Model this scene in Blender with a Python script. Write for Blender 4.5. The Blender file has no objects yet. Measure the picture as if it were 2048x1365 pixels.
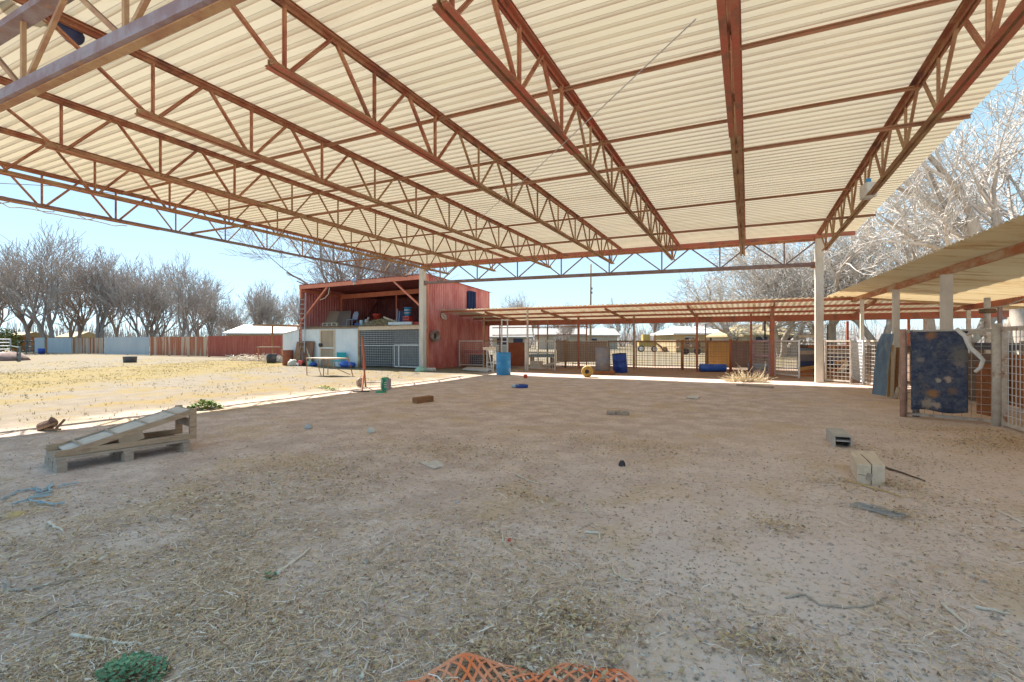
import bpy, math, random
import numpy as np
from mathutils import Vector, Matrix, noise as mnoise

R = math.radians
rnd = random.Random(7)
scene = bpy.context.scene
col = scene.collection

# ------------------------------------------------------------------ survey helpers
# the place was surveyed in the photograph's 2048 px frame: eye 1.40 m above the yard, level,
# turned 26.18 degrees left of the joists' direction (+Y); X runs along the roof ribs
FPX, CXP, CYP, EYE, TH = 960.0, 1024.0, 682.0, 1.40, R(26.18)
CT, ST = math.cos(TH), math.sin(TH)
def gh(x, y):
    n = mnoise.noise(Vector((x*.35, y*.35, 3.1)))*.018 + mnoise.noise(Vector((x*1.1, y*1.1, 9.7)))*.010
    n += (mnoise.noise(Vector((x*3.1, y*3.1, 1.0)))*.008 + mnoise.noise(Vector((x*6.7, y*6.7, 4.0)))*.010)*max(0.0, 1-math.hypot(x, y)/13)
    return n
def G(px, py, z=0.0):
    w = (EYE-z)*FPX/(py-CYP); r = (px-CXP)/FPX*w
    return Vector((r*CT-w*ST, r*ST+w*CT, z))
def PY(px, py, Y):
    k = (px-CXP)/FPX; w = Y/(k*ST+CT)
    return Vector((w*(k*CT-ST), Y, EYE+(CYP-py)/FPX*w))
def PX(px, py, X):
    k = (px-CXP)/FPX; w = X/(k*CT-ST)
    return Vector((X, w*(k*ST+CT), EYE+(CYP-py)/FPX*w))
def PW(px, py, w):
    k = (px-CXP)/FPX
    return Vector((w*(k*CT-ST), w*(k*ST+CT), EYE+(CYP-py)/FPX*w))
def onground(p): return Vector((p[0], p[1], gh(p[0], p[1])))

# ------------------------------------------------------------------ mesh builder
class MB:
    def __init__(s): s.v=[]; s.f=[]; s.c=None
    def add(s, vs, fs):
        n=len(s.v); s.v.extend([tuple(a) for a in vs]); s.f.extend([tuple(i+n for i in q) for q in fs]); return s
    def box(s, c, d, rz=0, M=None):
        x,y,z = d[0]/2, d[1]/2, d[2]/2
        vs=[Vector((a*x,b*y,e*z)) for a in(-1,1) for b in(-1,1) for e in(-1,1)]
        Q = M if M else Matrix.Rotation(rz,3,'Z'); c=Vector(c)
        return s.add([c+Q@q for q in vs],[(0,1,3,2),(4,6,7,5),(0,4,5,1),(2,3,7,6),(0,2,6,4),(1,5,7,3)])
    def bar(s, p, q, w, h, up=(0,0,1)):
        p=Vector(p); q=Vector(q); d=(q-p); L=d.length
        if L<1e-6: return s
        d/=L; u=Vector(up); a=d.cross(u)
        if a.length<1e-3: a=d.cross(Vector((1,0,0)))
        a.normalize(); b=a.cross(d)
        vs=[]
        for e in (p,q):
            for i,j in((-1,-1),(1,-1),(1,1),(-1,1)): vs.append(e+a*(i*w/2)+b*(j*h/2))
        return s.add(vs,[(3,2,1,0),(4,5,6,7),(0,1,5,4),(1,2,6,5),(2,3,7,6),(3,0,4,7)])
    def tube(s, pts, rad, n=8, cap=True):
        pts=[Vector(p) for p in pts]; k=len(pts)
        rad=[rad]*k if not hasattr(rad,'__len__') else rad
        base=len(s.v); a=None
        for i,p in enumerate(pts):
            d=(pts[min(i+1,k-1)]-pts[max(i-1,0)])
            if d.length<1e-7: d=Vector((0,0,1))
            d.normalize()
            if a is None:
                a=d.orthogonal().normalized()
            else:
                a=a-d*a.dot(d)
                a = a.normalized() if a.length>1e-5 else d.orthogonal().normalized()
            b=d.cross(a)
            for j in range(n):
                t=2*math.pi*j/n
                s.v.append(tuple(p+(a*math.cos(t)+b*math.sin(t))*rad[i]))
        for i in range(k-1):
            for j in range(n):
                s.f.append((base+i*n+j, base+i*n+(j+1)%n, base+(i+1)*n+(j+1)%n, base+(i+1)*n+j))
        if cap:
            s.f.append(tuple(base+j for j in reversed(range(n)))); s.f.append(tuple(base+(k-1)*n+j for j in range(n)))
        return s
    def lathe(s, prof, c=(0,0,0), n=20, M=None):
        c=Vector(c); vs=[]; k=len(prof)
        for r,z in prof:
            for j in range(n):
                t=2*math.pi*j/n; q=Vector((r*math.cos(t),r*math.sin(t),z))
                vs.append(c+(M@q if M else q))
        fs=[]
        for i in range(k-1):
            for j in range(n): fs.append((i*n+j,i*n+(j+1)%n,(i+1)*n+(j+1)%n,(i+1)*n+j))
        return s.add(vs,fs)
    def prism(s, poly, d):          # planar polygon (list of Vectors) pushed along d
        d=Vector(d); n=len(poly); vs=[Vector(p) for p in poly]+[Vector(p)+d for p in poly]
        fs=[tuple(range(n)),tuple(reversed(range(n,2*n)))]
        fs+=[(i+n,(i+1)%n+n,(i+1)%n,i) for i in range(n)]
        return s.add(vs,fs)
    def corr(s, o, u, v, nrm, Lu, Lv, pitch, amp, shape='trap', thick=0.0):
        # profiled sheet: profile runs along u, ribs run along v
        o=Vector(o); u=Vector(u).normalized(); v=Vector(v).normalized(); nrm=Vector(nrm).normalized()
        prof=[]
        n=int(Lu/pitch)+1
        for i in range(n):
            b=i*pitch
            P=[(0,0),(.62,0),(.70,1),(.92,1)] if shape=='trap' else [(0,0),(.14,.15),(.25,.5),(.36,.85),(.5,1),(.64,.85),(.75,.5),(.86,.15)]
            for t,h in P:
                if b+t*pitch<=Lu: prof.append((b+t*pitch,h*amp))
        prof.append((Lu,0))
        vs=[]
        for a,h in prof:
            q=o+u*a+nrm*h; vs+= [q, q+v*Lv]
        fs=[(2*i,2*i+2,2*i+3,2*i+1) for i in range(len(prof)-1)]
        return s.add(vs,fs)
    def build(s, name, mat, parent=None, loc=None, smooth=False, bevel=0, solid=0, smooth_angle=None):
        off=Vector((0,0,0))
        if parent is not None:
            q=parent
            while q is not None: off+=q.location; q=q.parent
        if loc is not None: off=Vector(loc)
        me=bpy.data.meshes.new(name)
        vv=np.array(s.v,dtype=np.float64)-np.array(off)
        me.from_pydata(vv.tolist(),[],s.f)
        if s.c is not None:
            at=me.color_attributes.new('Col','FLOAT_COLOR','POINT')
            at.data.foreach_set('color', np.array(s.c,dtype=np.float32).ravel())
        me.materials.append(mat); me.update()
        if smooth: me.polygons.foreach_set('use_smooth',[True]*len(me.polygons))
        o=bpy.data.objects.new(name,me); col.objects.link(o)
        if parent is not None: o.parent=parent
        elif loc is not None: o.location=loc
        if solid:
            m=o.modifiers.new('solid','SOLIDIFY'); m.thickness=solid; m.offset=0
        if bevel:
            m=o.modifiers.new('bevel','BEVEL'); m.width=bevel; m.segments=2; m.limit_method='ANGLE'
        return o

def tag(o, label, cat, group=None, kind=None):
    if label: o['label']=label
    if cat: o['category']=cat
    if group: o['group']=group
    if kind or cat: o['kind']=kind or 'thing'
    return o
def thing(name, label, cat, loc=(0,0,0), group=None):
    o=bpy.data.objects.new(name,None); col.objects.link(o); o.location=loc; o.empty_display_size=.2
    return tag(o,label,cat,group)
def dup(o, loc=None, rz=None, label=None, parent=None, scale=None):
    c=o.copy(); col.objects.link(c)
    if parent is not None: c.parent=parent
    if loc is not None: c.location=loc
    if rz is not None: c.rotation_euler=(0,0,rz)
    if scale is not None: c.scale=scale
    if label: c['label']=label
    for ch in list(o.children): dup(ch,parent=c)
    return c

ROOF_T,PEN_T=.19,.17
# ------------------------------------------------------------------ materials
def nodes(name):
    m=bpy.data.materials.new(name); m.use_nodes=True; nt=m.node_tree
    return m,nt,nt.nodes['Principled BSDF']
def N(nt,t,**k):
    n=nt.nodes.new(t)
    for a,b in k.items(): setattr(n,a,b)
    return n
def mixc(nt,fac,a,b):
    n=N(nt,'ShaderNodeMix',data_type='RGBA')
    for s,x in((0,fac),(6,a),(7,b)):
        if hasattr(x,'links'): nt.links.new(x,n.inputs[s])
        elif s==0: n.inputs[0].default_value=x
        else: n.inputs[s].default_value=(*x,1)
    return n.outputs[2]
def ramp(nt,x,lo,hi):
    n=N(nt,'ShaderNodeMapRange',interpolation_type='SMOOTHSTEP'); nt.links.new(x,n.inputs[0])
    n.inputs[1].default_value=lo; n.inputs[2].default_value=hi
    return n.outputs[0]
def noise(nt,vec,scale,detail=4,rough=.55,dist=0):
    n=N(nt,'ShaderNodeTexNoise'); n.inputs['Scale'].default_value=scale; n.inputs['Detail'].default_value=detail
    n.inputs['Roughness'].default_value=rough; n.inputs['Distortion'].default_value=dist
    if vec is not None: nt.links.new(vec,n.inputs['Vector'])
    return n.outputs['Fac']
def math_(nt,op,a,b=None):
    n=N(nt,'ShaderNodeMath',operation=op)
    for i,x in enumerate((a,b)):
        if x is None: continue
        if hasattr(x,'links'): nt.links.new(x,n.inputs[i])
        else: n.inputs[i].default_value=x
    return n.outputs[0]
def coords(nt,stretch=(1,1,1)):
    tc=N(nt,'ShaderNodeTexCoord'); mp=N(nt,'ShaderNodeMapping'); mp.inputs['Scale'].default_value=stretch
    nt.links.new(tc.outputs['Object'],mp.inputs['Vector']); return mp.outputs['Vector']
def mat(name,c1,c2=None,scale=6,rough=.7,metal=0,bump=.2,stretch=(1,1,1),c3=None,t3=(.6,.75),s3=None,lo=.35,hi=.65,spec=.4,fine=0,bscale=None):
    m,nt,b=nodes(name); v=coords(nt,stretch)
    b.inputs['Roughness'].default_value=rough; b.inputs['Metallic'].default_value=metal
    b.inputs['Specular IOR Level'].default_value=spec
    c=c1
    if c2: 
        n1=noise(nt,v,scale,6,.62); c=mixc(nt,ramp(nt,n1,lo,hi),c1,c2)
    if c3:
        n3=noise(nt,v,s3 or scale*.45,5,.6,.4); c=mixc(nt,ramp(nt,n3,*t3),c,c3)
    if fine:
        n4=noise(nt,v,scale*9,3,.7)
        hs=N(nt,'ShaderNodeHueSaturation')
        vv=math_(nt,'ADD',math_(nt,'MULTIPLY',n4,2*fine),1-fine); nt.links.new(vv,hs.inputs['Value'])
        if hasattr(c,'links'): nt.links.new(c,hs.inputs['Color'])
        else: hs.inputs['Color'].default_value=(*c,1)
        c=hs.outputs[0]
    if hasattr(c,'links'): nt.links.new(c,b.inputs['Base Color'])
    else: b.inputs['Base Color'].default_value=(*c,1)
    if bump:
        bn=N(nt,'ShaderNodeBump'); bn.inputs['Strength'].default_value=bump; bn.inputs['Distance'].default_value=.01
        nt.links.new(noise(nt,v,bscale or scale*4,5,.65),bn.inputs['Height']); nt.links.new(bn.outputs[0],b.inputs['Normal'])
    return m
def attrmat(name,rough=.85,trans=0):
    m,nt,b=nodes(name); a=N(nt,'ShaderNodeAttribute',attribute_name='Col')
    nt.links.new(a.outputs['Color'],b.inputs['Base Color']); b.inputs['Roughness'].default_value=rough
    b.inputs['Specular IOR Level'].default_value=.2
    return m

RUST=mat('rust_steel',(.32,.115,.065),(.42,.22,.12),5,.75,.0,.25,c3=(.20,.085,.06),t3=(.55,.68),s3=1.6,fine=.35)
REDST=mat('red_oxide_steel',(.42,.11,.065),(.36,.14,.08),4,.6,0,.15,c3=(.24,.11,.07),t3=(.54,.66),fine=.3)
TANST=mat('tan_rusty_steel',(.38,.25,.13),(.29,.15,.085),3,.75,0,.2,c3=(.54,.40,.2),fine=.25)
GREYST=mat('grey_primed_steel',(.25,.21,.23),(.20,.13,.13),5,.55,.1,.15,c3=(.32,.18,.10),fine=.15)
PURL=mat('brown_angle_steel',(.38,.19,.11),(.32,.18,.11),6,.7,0,.2,fine=.2)
GALV=mat('galvanised_steel',(.48,.50,.52),(.38,.40,.43),9,.45,.35,.1,c3=(.30,.18,.10),t3=(.66,.8),fine=.1)
PALEPIPE=mat('pale_pipe_paint',(.62,.58,.52),(.50,.44,.38),9,.6,0,.2,c3=(.33,.16,.09),t3=(.55,.7),fine=.15)
WIRE=mat('mesh_wire',(.52,.50,.47),(.40,.34,.29),12,.5,.2,0)
DARKWIRE=mat('dark_mesh_wire',(.22,.17,.14),(.30,.20,.14),12,.6,.1,0)
WHITEGATE=mat('white_gate_paint',(.72,.74,.76),(.58,.60,.63),8,.5,0,.1,c3=(.35,.22,.15),t3=(.68,.8))
COLPAINT=mat('column_paint',(.64,.61,.56),(.53,.50,.45),3,.65,0,.2,stretch=(1,1,.35),c3=(.36,.27,.17),t3=(.6,.8),fine=.12)
BARNRED=mat('barn_red_sheet',(.45,.11,.10),(.60,.24,.21),1.4,.55,0,.1,stretch=(1,1,.4),c3=(.42,.075,.06),fine=.08)
BARNINNER=mat('barn_red_trim',(.66,.23,.14),(.58,.19,.12),3,.6,0,.1,fine=.1)
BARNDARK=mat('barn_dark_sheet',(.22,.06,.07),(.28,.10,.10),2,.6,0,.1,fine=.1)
WHITEWALL=mat('white_sheet_wall',(.72,.74,.76),(.63,.67,.70),1.5,.6,0,.08,c3=(.50,.50,.48),t3=(.66,.85),fine=.05)
TANPLY=mat('weathered_plywood',(.42,.32,.23),(.34,.26,.19),3,.85,0,.15,stretch=(1,1,.2),fine=.15)
OLDWOOD=mat('grey_old_wood',(.44,.37,.31),(.34,.27,.22),5,.9,0,.5,stretch=(4,.5,4),c3=(.20,.15,.12),fine=.25)
BROWNWOOD=mat('brown_wood',(.33,.19,.10),(.25,.13,.07),5,.85,0,.4,stretch=(4,.6,4),fine=.2)
REDWOOD=mat('orange_board',(.42,.17,.06),(.32,.11,.045),3,.85,0,.3,stretch=(1,4,4),fine=.2)
PALEWOOD=mat('pale_timber',(.69,.58,.46),(.60,.49,.37),4,.9,0,.5,stretch=(4,.5,4),c3=(.40,.31,.22),t3=(.62,.75),fine=.18)
BLUEPL=mat('blue_plastic',(.035,.25,.56),(.05,.30,.62),2,.45,0,.04,c3=(.22,.36,.52),t3=(.60,.75),s3=4,fine=.12)
NAVYPL=mat('navy_plastic',(.02,.055,.30),(.03,.08,.36),3,.45,0,.03,c3=(.25,.28,.40),t3=(.68,.8))
GREYDRUM=mat('dusty_blue_drum',(.14,.16,.21),(.24,.20,.17),3,.7,0,.1,c3=(.12,.15,.22),t3=(.55,.8),fine=.15)
MATBLUE=mat('blue_grey_carpet',(.055,.085,.155),(.10,.13,.20),9,.97,0,.5,c3=(.24,.22,.20),t3=(.55,.72),s3=2.6,fine=.5)
MATEDGE=mat('mat_backing',(.20,.20,.21),(.14,.13,.14),6,.95,0,.3)
SLATE=mat('slate_blue_sheet',(.16,.24,.33),(.12,.18,.26),3,.7,0,.1,stretch=(3,3,.5),c3=(.28,.32,.36),fine=.15)
TEAL=mat('teal_fabric',(.015,.36,.37),(.02,.30,.33),6,.7,0,.1)
YELLOW=mat('yellow_plastic',(.46,.29,.07),(.36,.22,.06),5,.6,0,.1,fine=.1)
ORANGE=mat('orange_plastic',(.85,.20,.06),(.74,.33,.20),5,.5,0,.05,fine=.1)
REDPL=mat('red_plastic',(.62,.06,.04),(.50,.07,.04),5,.45,0,.03)
GREENPL=mat('green_plastic',(.02,.28,.14),(.03,.34,.2),5,.4,0,.02)
TEALPL=mat('pale_teal_plastic',(.25,.52,.44),(.30,.50,.42),5,.5,0,.05)
BLACKPL=mat('black_rubber',(.03,.03,.035),(.05,.05,.05),6,.6,0,.1)
WHITEPL=mat('white_plastic',(.75,.76,.76),(.66,.66,.66),6,.5,0,.05)
PAPER=mat('dusty_white_board',(.62,.60,.57),(.54,.50,.45),8,.9,0,.1,fine=.1)
CONC=mat('old_concrete',(.50,.47,.44),(.42,.39,.36),8,.95,0,.5,fine=.2)
DARKGLASS=mat('dark_opening',(.015,.02,.05),(.02,.03,.07),2,.3,0,0)
ROPEM=mat('pale_rope',(.60,.56,.48),(.45,.40,.33),30,.9,0,.2)
TWINE=mat('blue_twine',(.40,.50,.56),(.28,.42,.50),25,.9,0,.1)
BONE=mat('bleached_stick',(.78,.72,.63),(.66,.58,.48),14,.9,0,.3,stretch=(1,1,1),fine=.15)
STICKM=mat('grey_stick',(.50,.43,.37),(.38,.31,.26),14,.9,0,.3,fine=.2)
HOUSEW=mat('tan_house_wall',(.42,.32,.18),(.38,.29,.17),1,.8,0,.05)
HOUSEG=mat('pale_house_wall',(.44,.39,.32),(.38,.34,.28),1,.8,0,.05)
ROOFWHITE=mat('white_metal_roof',(.58,.57,.55),(.52,.51,.50),1,.5,0,.05)
ROOFTAN=mat('yellow_tan_roof',(.36,.28,.15),(.31,.24,.13),2,.8,0,.1)
ROOFGREY=mat('grey_shingle_roof',(.34,.31,.29),(.28,.26,.25),3,.9,0,.2)
BARKDARK=mat('grey_brown_bark',(.24,.19,.17),(.31,.255,.23),2,.95,0,.6,stretch=(1,1,.3))
TWIGDARK=mat('grey_brown_twigs',(.36,.31,.29),(.42,.37,.345),.4,.95,0,0)
BARKPALE=mat('pale_cottonwood_bark',(.43,.37,.31),(.30,.25,.21),2.5,.95,0,.7,stretch=(1,1,.3),c3=(.55,.49,.42),fine=.3)
TWIGPALE=mat('pale_twigs',(.52,.48,.445),(.44,.40,.37),.5,.95,0,0)
BARKMID=mat('brown_grey_bark',(.26,.20,.17),(.33,.27,.24),2,.95,0,.6,stretch=(1,1,.3))
TWIGMID=mat('brown_grey_twigs',(.27,.22,.20),(.33,.28,.26),.5,.95,0,0)
LITTER=attrmat('dry_litter')
LEAFM=attrmat('green_leaf',.6)
COBALT=mat('dark_slate_blue_sheet',(.035,.05,.13),(.055,.075,.18),3,.6,0,.05)
RUSTDRUM=mat('rusty_drum',(.36,.11,.05),(.27,.09,.05),4,.8,0,.2,fine=.2)
STONE=mat('pebble_stone',(.42,.36,.30),(.34,.29,.25),14,.95,0,.3,fine=.15)

def glow_through(nt,b,c,amount):
    # translucency added to the roof sheets so daylight fills the shade below
    tr=N(nt,'ShaderNodeBsdfTranslucent'); mx=N(nt,'ShaderNodeMixShader'); mx.inputs[0].default_value=amount
    nt.links.new(c,tr.inputs['Color']); out=[n for n in nt.nodes if n.type=='OUTPUT_MATERIAL'][0]
    nt.links.new(b.outputs[0],mx.inputs[1]); nt.links.new(tr.outputs[0],mx.inputs[2]); nt.links.new(mx.outputs[0],out.inputs['Surface'])
def roof_mat():
    m,nt,b=nodes('cream_ribbed_roof'); b.inputs['Roughness'].default_value=.6; b.inputs['Specular IOR Level'].default_value=.3
    tc=N(nt,'ShaderNodeTexCoord'); sp=N(nt,'ShaderNodeSeparateXYZ'); nt.links.new(tc.outputs['Object'],sp.inputs[0])
    y=sp.outputs['Y']
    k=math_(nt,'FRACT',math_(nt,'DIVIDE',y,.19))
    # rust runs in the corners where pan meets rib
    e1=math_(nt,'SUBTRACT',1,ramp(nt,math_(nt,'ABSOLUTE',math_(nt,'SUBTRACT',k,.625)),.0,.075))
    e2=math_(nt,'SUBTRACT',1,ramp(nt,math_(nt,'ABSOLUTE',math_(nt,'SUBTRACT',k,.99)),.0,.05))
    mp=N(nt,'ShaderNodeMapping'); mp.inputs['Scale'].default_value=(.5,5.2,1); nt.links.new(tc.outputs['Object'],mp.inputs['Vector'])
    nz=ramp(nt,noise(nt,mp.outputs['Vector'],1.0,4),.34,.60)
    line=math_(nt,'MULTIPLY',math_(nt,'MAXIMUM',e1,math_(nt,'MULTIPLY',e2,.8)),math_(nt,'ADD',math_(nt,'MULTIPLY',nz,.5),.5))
    wn=N(nt,'ShaderNodeTexWhiteNoise',noise_dimensions='1D'); nt.links.new(math_(nt,'FLOOR',math_(nt,'DIVIDE',y,.76)),wn.inputs['W'])
    base=mixc(nt,wn.outputs['Value'],(.64,.565,.37),(.70,.62,.43))
    st=N(nt,'ShaderNodeMapping'); st.inputs['Scale'].default_value=(.25,2.0,1); nt.links.new(tc.outputs['Object'],st.inputs['Vector'])
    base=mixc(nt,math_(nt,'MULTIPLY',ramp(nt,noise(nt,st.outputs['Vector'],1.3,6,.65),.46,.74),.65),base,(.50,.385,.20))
    sp2=ramp(nt,noise(nt,tc.outputs['Object'],26,2,.5),.72,.78)
    base=mixc(nt,math_(nt,'MULTIPLY',sp2,.6),base,(.22,.15,.09))
    e3=math_(nt,'SUBTRACT',1,ramp(nt,math_(nt,'ABSOLUTE',math_(nt,'SUBTRACT',k,.80)),.10,.30)); base=mixc(nt,math_(nt,'MULTIPLY',e3,.45),base,(.44,.36,.22))  # painted shade over each rib, where translucency flattens the form
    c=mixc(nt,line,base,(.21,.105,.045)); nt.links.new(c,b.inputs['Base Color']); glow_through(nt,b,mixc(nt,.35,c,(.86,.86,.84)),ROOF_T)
    return m
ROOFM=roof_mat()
def tin_mat(name,a,bc,rust,pitch,axis,amount):
    m,nt,b=nodes(name); b.inputs['Roughness'].default_value=.6; b.inputs['Specular IOR Level'].default_value=.3
    tc=N(nt,'ShaderNodeTexCoord'); sp=N(nt,'ShaderNodeSeparateXYZ'); nt.links.new(tc.outputs['Object'],sp.inputs[0])
    ax=sp.outputs[axis]
    wn=N(nt,'ShaderNodeTexWhiteNoise',noise_dimensions='1D'); nt.links.new(math_(nt,'FLOOR',math_(nt,'DIVIDE',ax,pitch)),wn.inputs['W'])
    c=mixc(nt,wn.outputs['Value'],a,bc)
    sc=(3,.6,1) if axis=='X' else (.6,3,1)
    mp=N(nt,'ShaderNodeMapping'); mp.inputs['Scale'].default_value=sc; nt.links.new(tc.outputs['Object'],mp.inputs['Vector'])
    c=mixc(nt,ramp(nt,noise(nt,mp.outputs['Vector'],1.2,6,.65),.48,.72),c,rust)
    nt.links.new(c,b.inputs['Base Color']); glow_through(nt,b,c,amount); return m
PENTIN=tin_mat('pen_roof_tin',(.62,.52,.36),(.68,.58,.42),(.42,.25,.10),.7,'X',PEN_T)
SIDETIN=tin_mat('side_pen_roof_tin',(.66,.50,.28),(.72,.57,.34),(.46,.26,.09),.9,'Y',.26)

def ground_mat():
    m,nt,b=nodes('yard_dirt'); b.inputs['Roughness'].default_value=.95; b.inputs['Specular IOR Level'].default_value=.15
    tc=N(nt,'ShaderNodeTexCoord'); P=tc.outputs['Object']
    sp=N(nt,'ShaderNodeSeparateXYZ'); nt.links.new(P,sp.inputs[0]); x,y=sp.outputs['X'],sp.outputs['Y']
    big=noise(nt,P,.45,5,.6); mid=noise(nt,P,2.2,6,.65); fin=noise(nt,P,22,5,.7); gr=noise(nt,P,90,3,.7)
    # bare dirt under the roof: pinkish pale where trodden, browner with manure and straw dust
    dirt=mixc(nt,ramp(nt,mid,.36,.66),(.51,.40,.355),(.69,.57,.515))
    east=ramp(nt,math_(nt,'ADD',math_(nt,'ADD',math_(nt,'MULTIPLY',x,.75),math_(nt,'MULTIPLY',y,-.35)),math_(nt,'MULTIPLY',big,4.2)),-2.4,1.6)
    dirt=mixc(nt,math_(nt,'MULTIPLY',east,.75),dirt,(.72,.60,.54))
    straw=ramp(nt,math_(nt,'ADD',math_(nt,'MULTIPLY',noise(nt,P,.9,5,.65,.6),.75),math_(nt,'MULTIPLY',fin,.25)),.50,.60)
    dirt=mixc(nt,math_(nt,'MULTIPLY',straw,.5),dirt,(.56,.41,.24))
    dirt=mixc(nt,math_(nt,'MULTIPLY',ramp(nt,fin,.53,.68),.75),dirt,(.25,.18,.14))
    dirt=mixc(nt,math_(nt,'MULTIPLY',ramp(nt,gr,.60,.74),.5),dirt,(.58,.50,.42))
    dirt=mixc(nt,math_(nt,'MULTIPLY',ramp(nt,noise(nt,P,8,7,.8),.585,.66),.6),dirt,(.22,.155,.12))
    # open yard: grit toned down against the sun, band of dry yellow grass
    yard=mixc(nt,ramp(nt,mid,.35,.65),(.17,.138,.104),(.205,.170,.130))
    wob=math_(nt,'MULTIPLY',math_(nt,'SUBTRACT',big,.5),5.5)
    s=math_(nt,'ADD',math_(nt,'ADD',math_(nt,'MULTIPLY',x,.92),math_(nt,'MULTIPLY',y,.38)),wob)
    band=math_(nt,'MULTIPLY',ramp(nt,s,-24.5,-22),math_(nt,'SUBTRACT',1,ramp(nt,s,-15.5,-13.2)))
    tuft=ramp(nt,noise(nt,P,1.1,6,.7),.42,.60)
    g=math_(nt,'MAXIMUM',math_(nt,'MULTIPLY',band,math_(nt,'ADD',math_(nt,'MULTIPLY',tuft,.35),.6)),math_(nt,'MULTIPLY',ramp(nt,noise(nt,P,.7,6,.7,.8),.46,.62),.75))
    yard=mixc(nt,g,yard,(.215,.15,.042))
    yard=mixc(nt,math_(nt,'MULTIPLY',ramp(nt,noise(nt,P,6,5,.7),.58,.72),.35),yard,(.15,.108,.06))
    # split near the roof's shadow edge: shaded dirt painted paler, sunlit yard darker
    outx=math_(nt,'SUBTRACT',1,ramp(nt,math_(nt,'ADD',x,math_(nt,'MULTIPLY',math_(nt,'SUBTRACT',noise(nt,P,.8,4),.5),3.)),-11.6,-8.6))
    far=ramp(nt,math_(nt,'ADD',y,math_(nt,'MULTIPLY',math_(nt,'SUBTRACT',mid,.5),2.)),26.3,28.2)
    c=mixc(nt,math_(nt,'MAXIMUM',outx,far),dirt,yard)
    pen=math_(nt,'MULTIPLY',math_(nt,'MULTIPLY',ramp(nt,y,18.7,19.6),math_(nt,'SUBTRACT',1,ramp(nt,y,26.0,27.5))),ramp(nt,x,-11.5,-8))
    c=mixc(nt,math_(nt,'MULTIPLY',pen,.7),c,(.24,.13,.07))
    nt.links.new(c,b.inputs['Base Color'])
    bn=N(nt,'ShaderNodeBump'); bn.inputs['Strength'].default_value=.9; bn.inputs['Distance'].default_value=.03
    h=math_(nt,'ADD',math_(nt,'MULTIPLY',mid,.7),math_(nt,'ADD',math_(nt,'MULTIPLY',fin,.35),math_(nt,'MULTIPLY',gr,.12)))
    nt.links.new(h,bn.inputs['Height']); nt.links.new(bn.outputs[0],b.inputs['Normal'])
    return m
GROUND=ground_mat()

# ------------------------------------------------------------------ ground sheet
def ground():
    def axis(a,b,step,lo,hi):
        xs=list(np.arange(a,b+1e-6,step)); s=step; q=xs[-1]
        while q<hi: s*=1.35; q+=s; xs.append(q)
        s=step; q=xs[0]; pre=[]
        while q>lo: s*=1.35; q-=s; pre.append(q)
        return pre[::-1]+xs
    xs=axis(-10,6,.07,-900,900); ys=axis(.4,11,.07,-60,1200)
    v=[]; f=[]
    for y in ys:
        for x in xs:
            d=math.hypot(x,y)
            z=gh(x,y) if d<60 else 0
            v.append((x,y,z))
    n=len(xs)
    for j in range(len(ys)-1):
        for i in range(n-1):
            a=j*n+i; f.append((a,a+1,a+n+1,a+n))
    b=MB(); b.v=v; b.f=f
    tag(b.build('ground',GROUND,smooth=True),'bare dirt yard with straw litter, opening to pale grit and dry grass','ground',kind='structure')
ground()

# ------------------------------------------------------------------ big open shed
JX=[-14.186,-11.878,-9.569,-7.062,-4.541,-2.380,-.156,2.143]
YN,YF=2.33,19.02
def ZT(X,Y): return 5.117-.0085*(X+14.186)-.0026*(Y-19)
def ZB(X,Y): return ZT(X,Y)-.75
def GZT(X): return 5.117-.0085*(X+14.186)-.135
def GZB(X): return 4.23-.0150*(X+14.186)
shed=thing('open_shed','tall open-sided steel shed, cream ribbed roof on rusty trusses over the dirt yard','shed',(-6,10.6,0))
b=MB()
x0,x1=-14.42,3.18
y0=2.16
o=Vector((x0,y0,ZT(x0,y0)+.036)); 
n_=int((19.2-y0)/.19)
dv=Vector((x1-x0,0,ZT(x1,y0)-ZT(x0,y0)))
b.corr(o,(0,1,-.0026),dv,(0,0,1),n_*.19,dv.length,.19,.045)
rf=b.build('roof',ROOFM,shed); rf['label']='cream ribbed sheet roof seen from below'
# material lines follow the sheet's own ribs
for vtx in rf.data.vertices: vtx.co.y-= (y0-10.6)
rf.location=(0,y0-10.6,0)
b=MB(); b.bar((x0,y0-.03,ZT(x0,y0)+.02),(x1,y0-.03,ZT(x1,y0)+.02),.05,.13); b.build('eave_channel',GREYST,shed)
b=MB(); b.bar((x0,19.235,ZT(x0,19.2)+.0),(x1,19.235,ZT(x1,19.2)+.0),.05,.14); b.build('eave_channel',REDST,shed)
def angle_pair(mb,p,q,leg,gap,down=True):
    p=Vector(p);q=Vector(q); d=(q-p).normalized(); s=d.cross(Vector((0,0,1))).normalized(); t=.009
    for k in(-1,1):
        a=s*(k*(gap/2+leg/2)); mb.bar(p+a,q+a,leg,t)
        a=s*(k*(gap/2+t/2))+Vector((0,0,(-1 if down else 1)*(leg/2+t/2))); mb.bar(p+a,q+a,t,leg)
joists=[]
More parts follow.
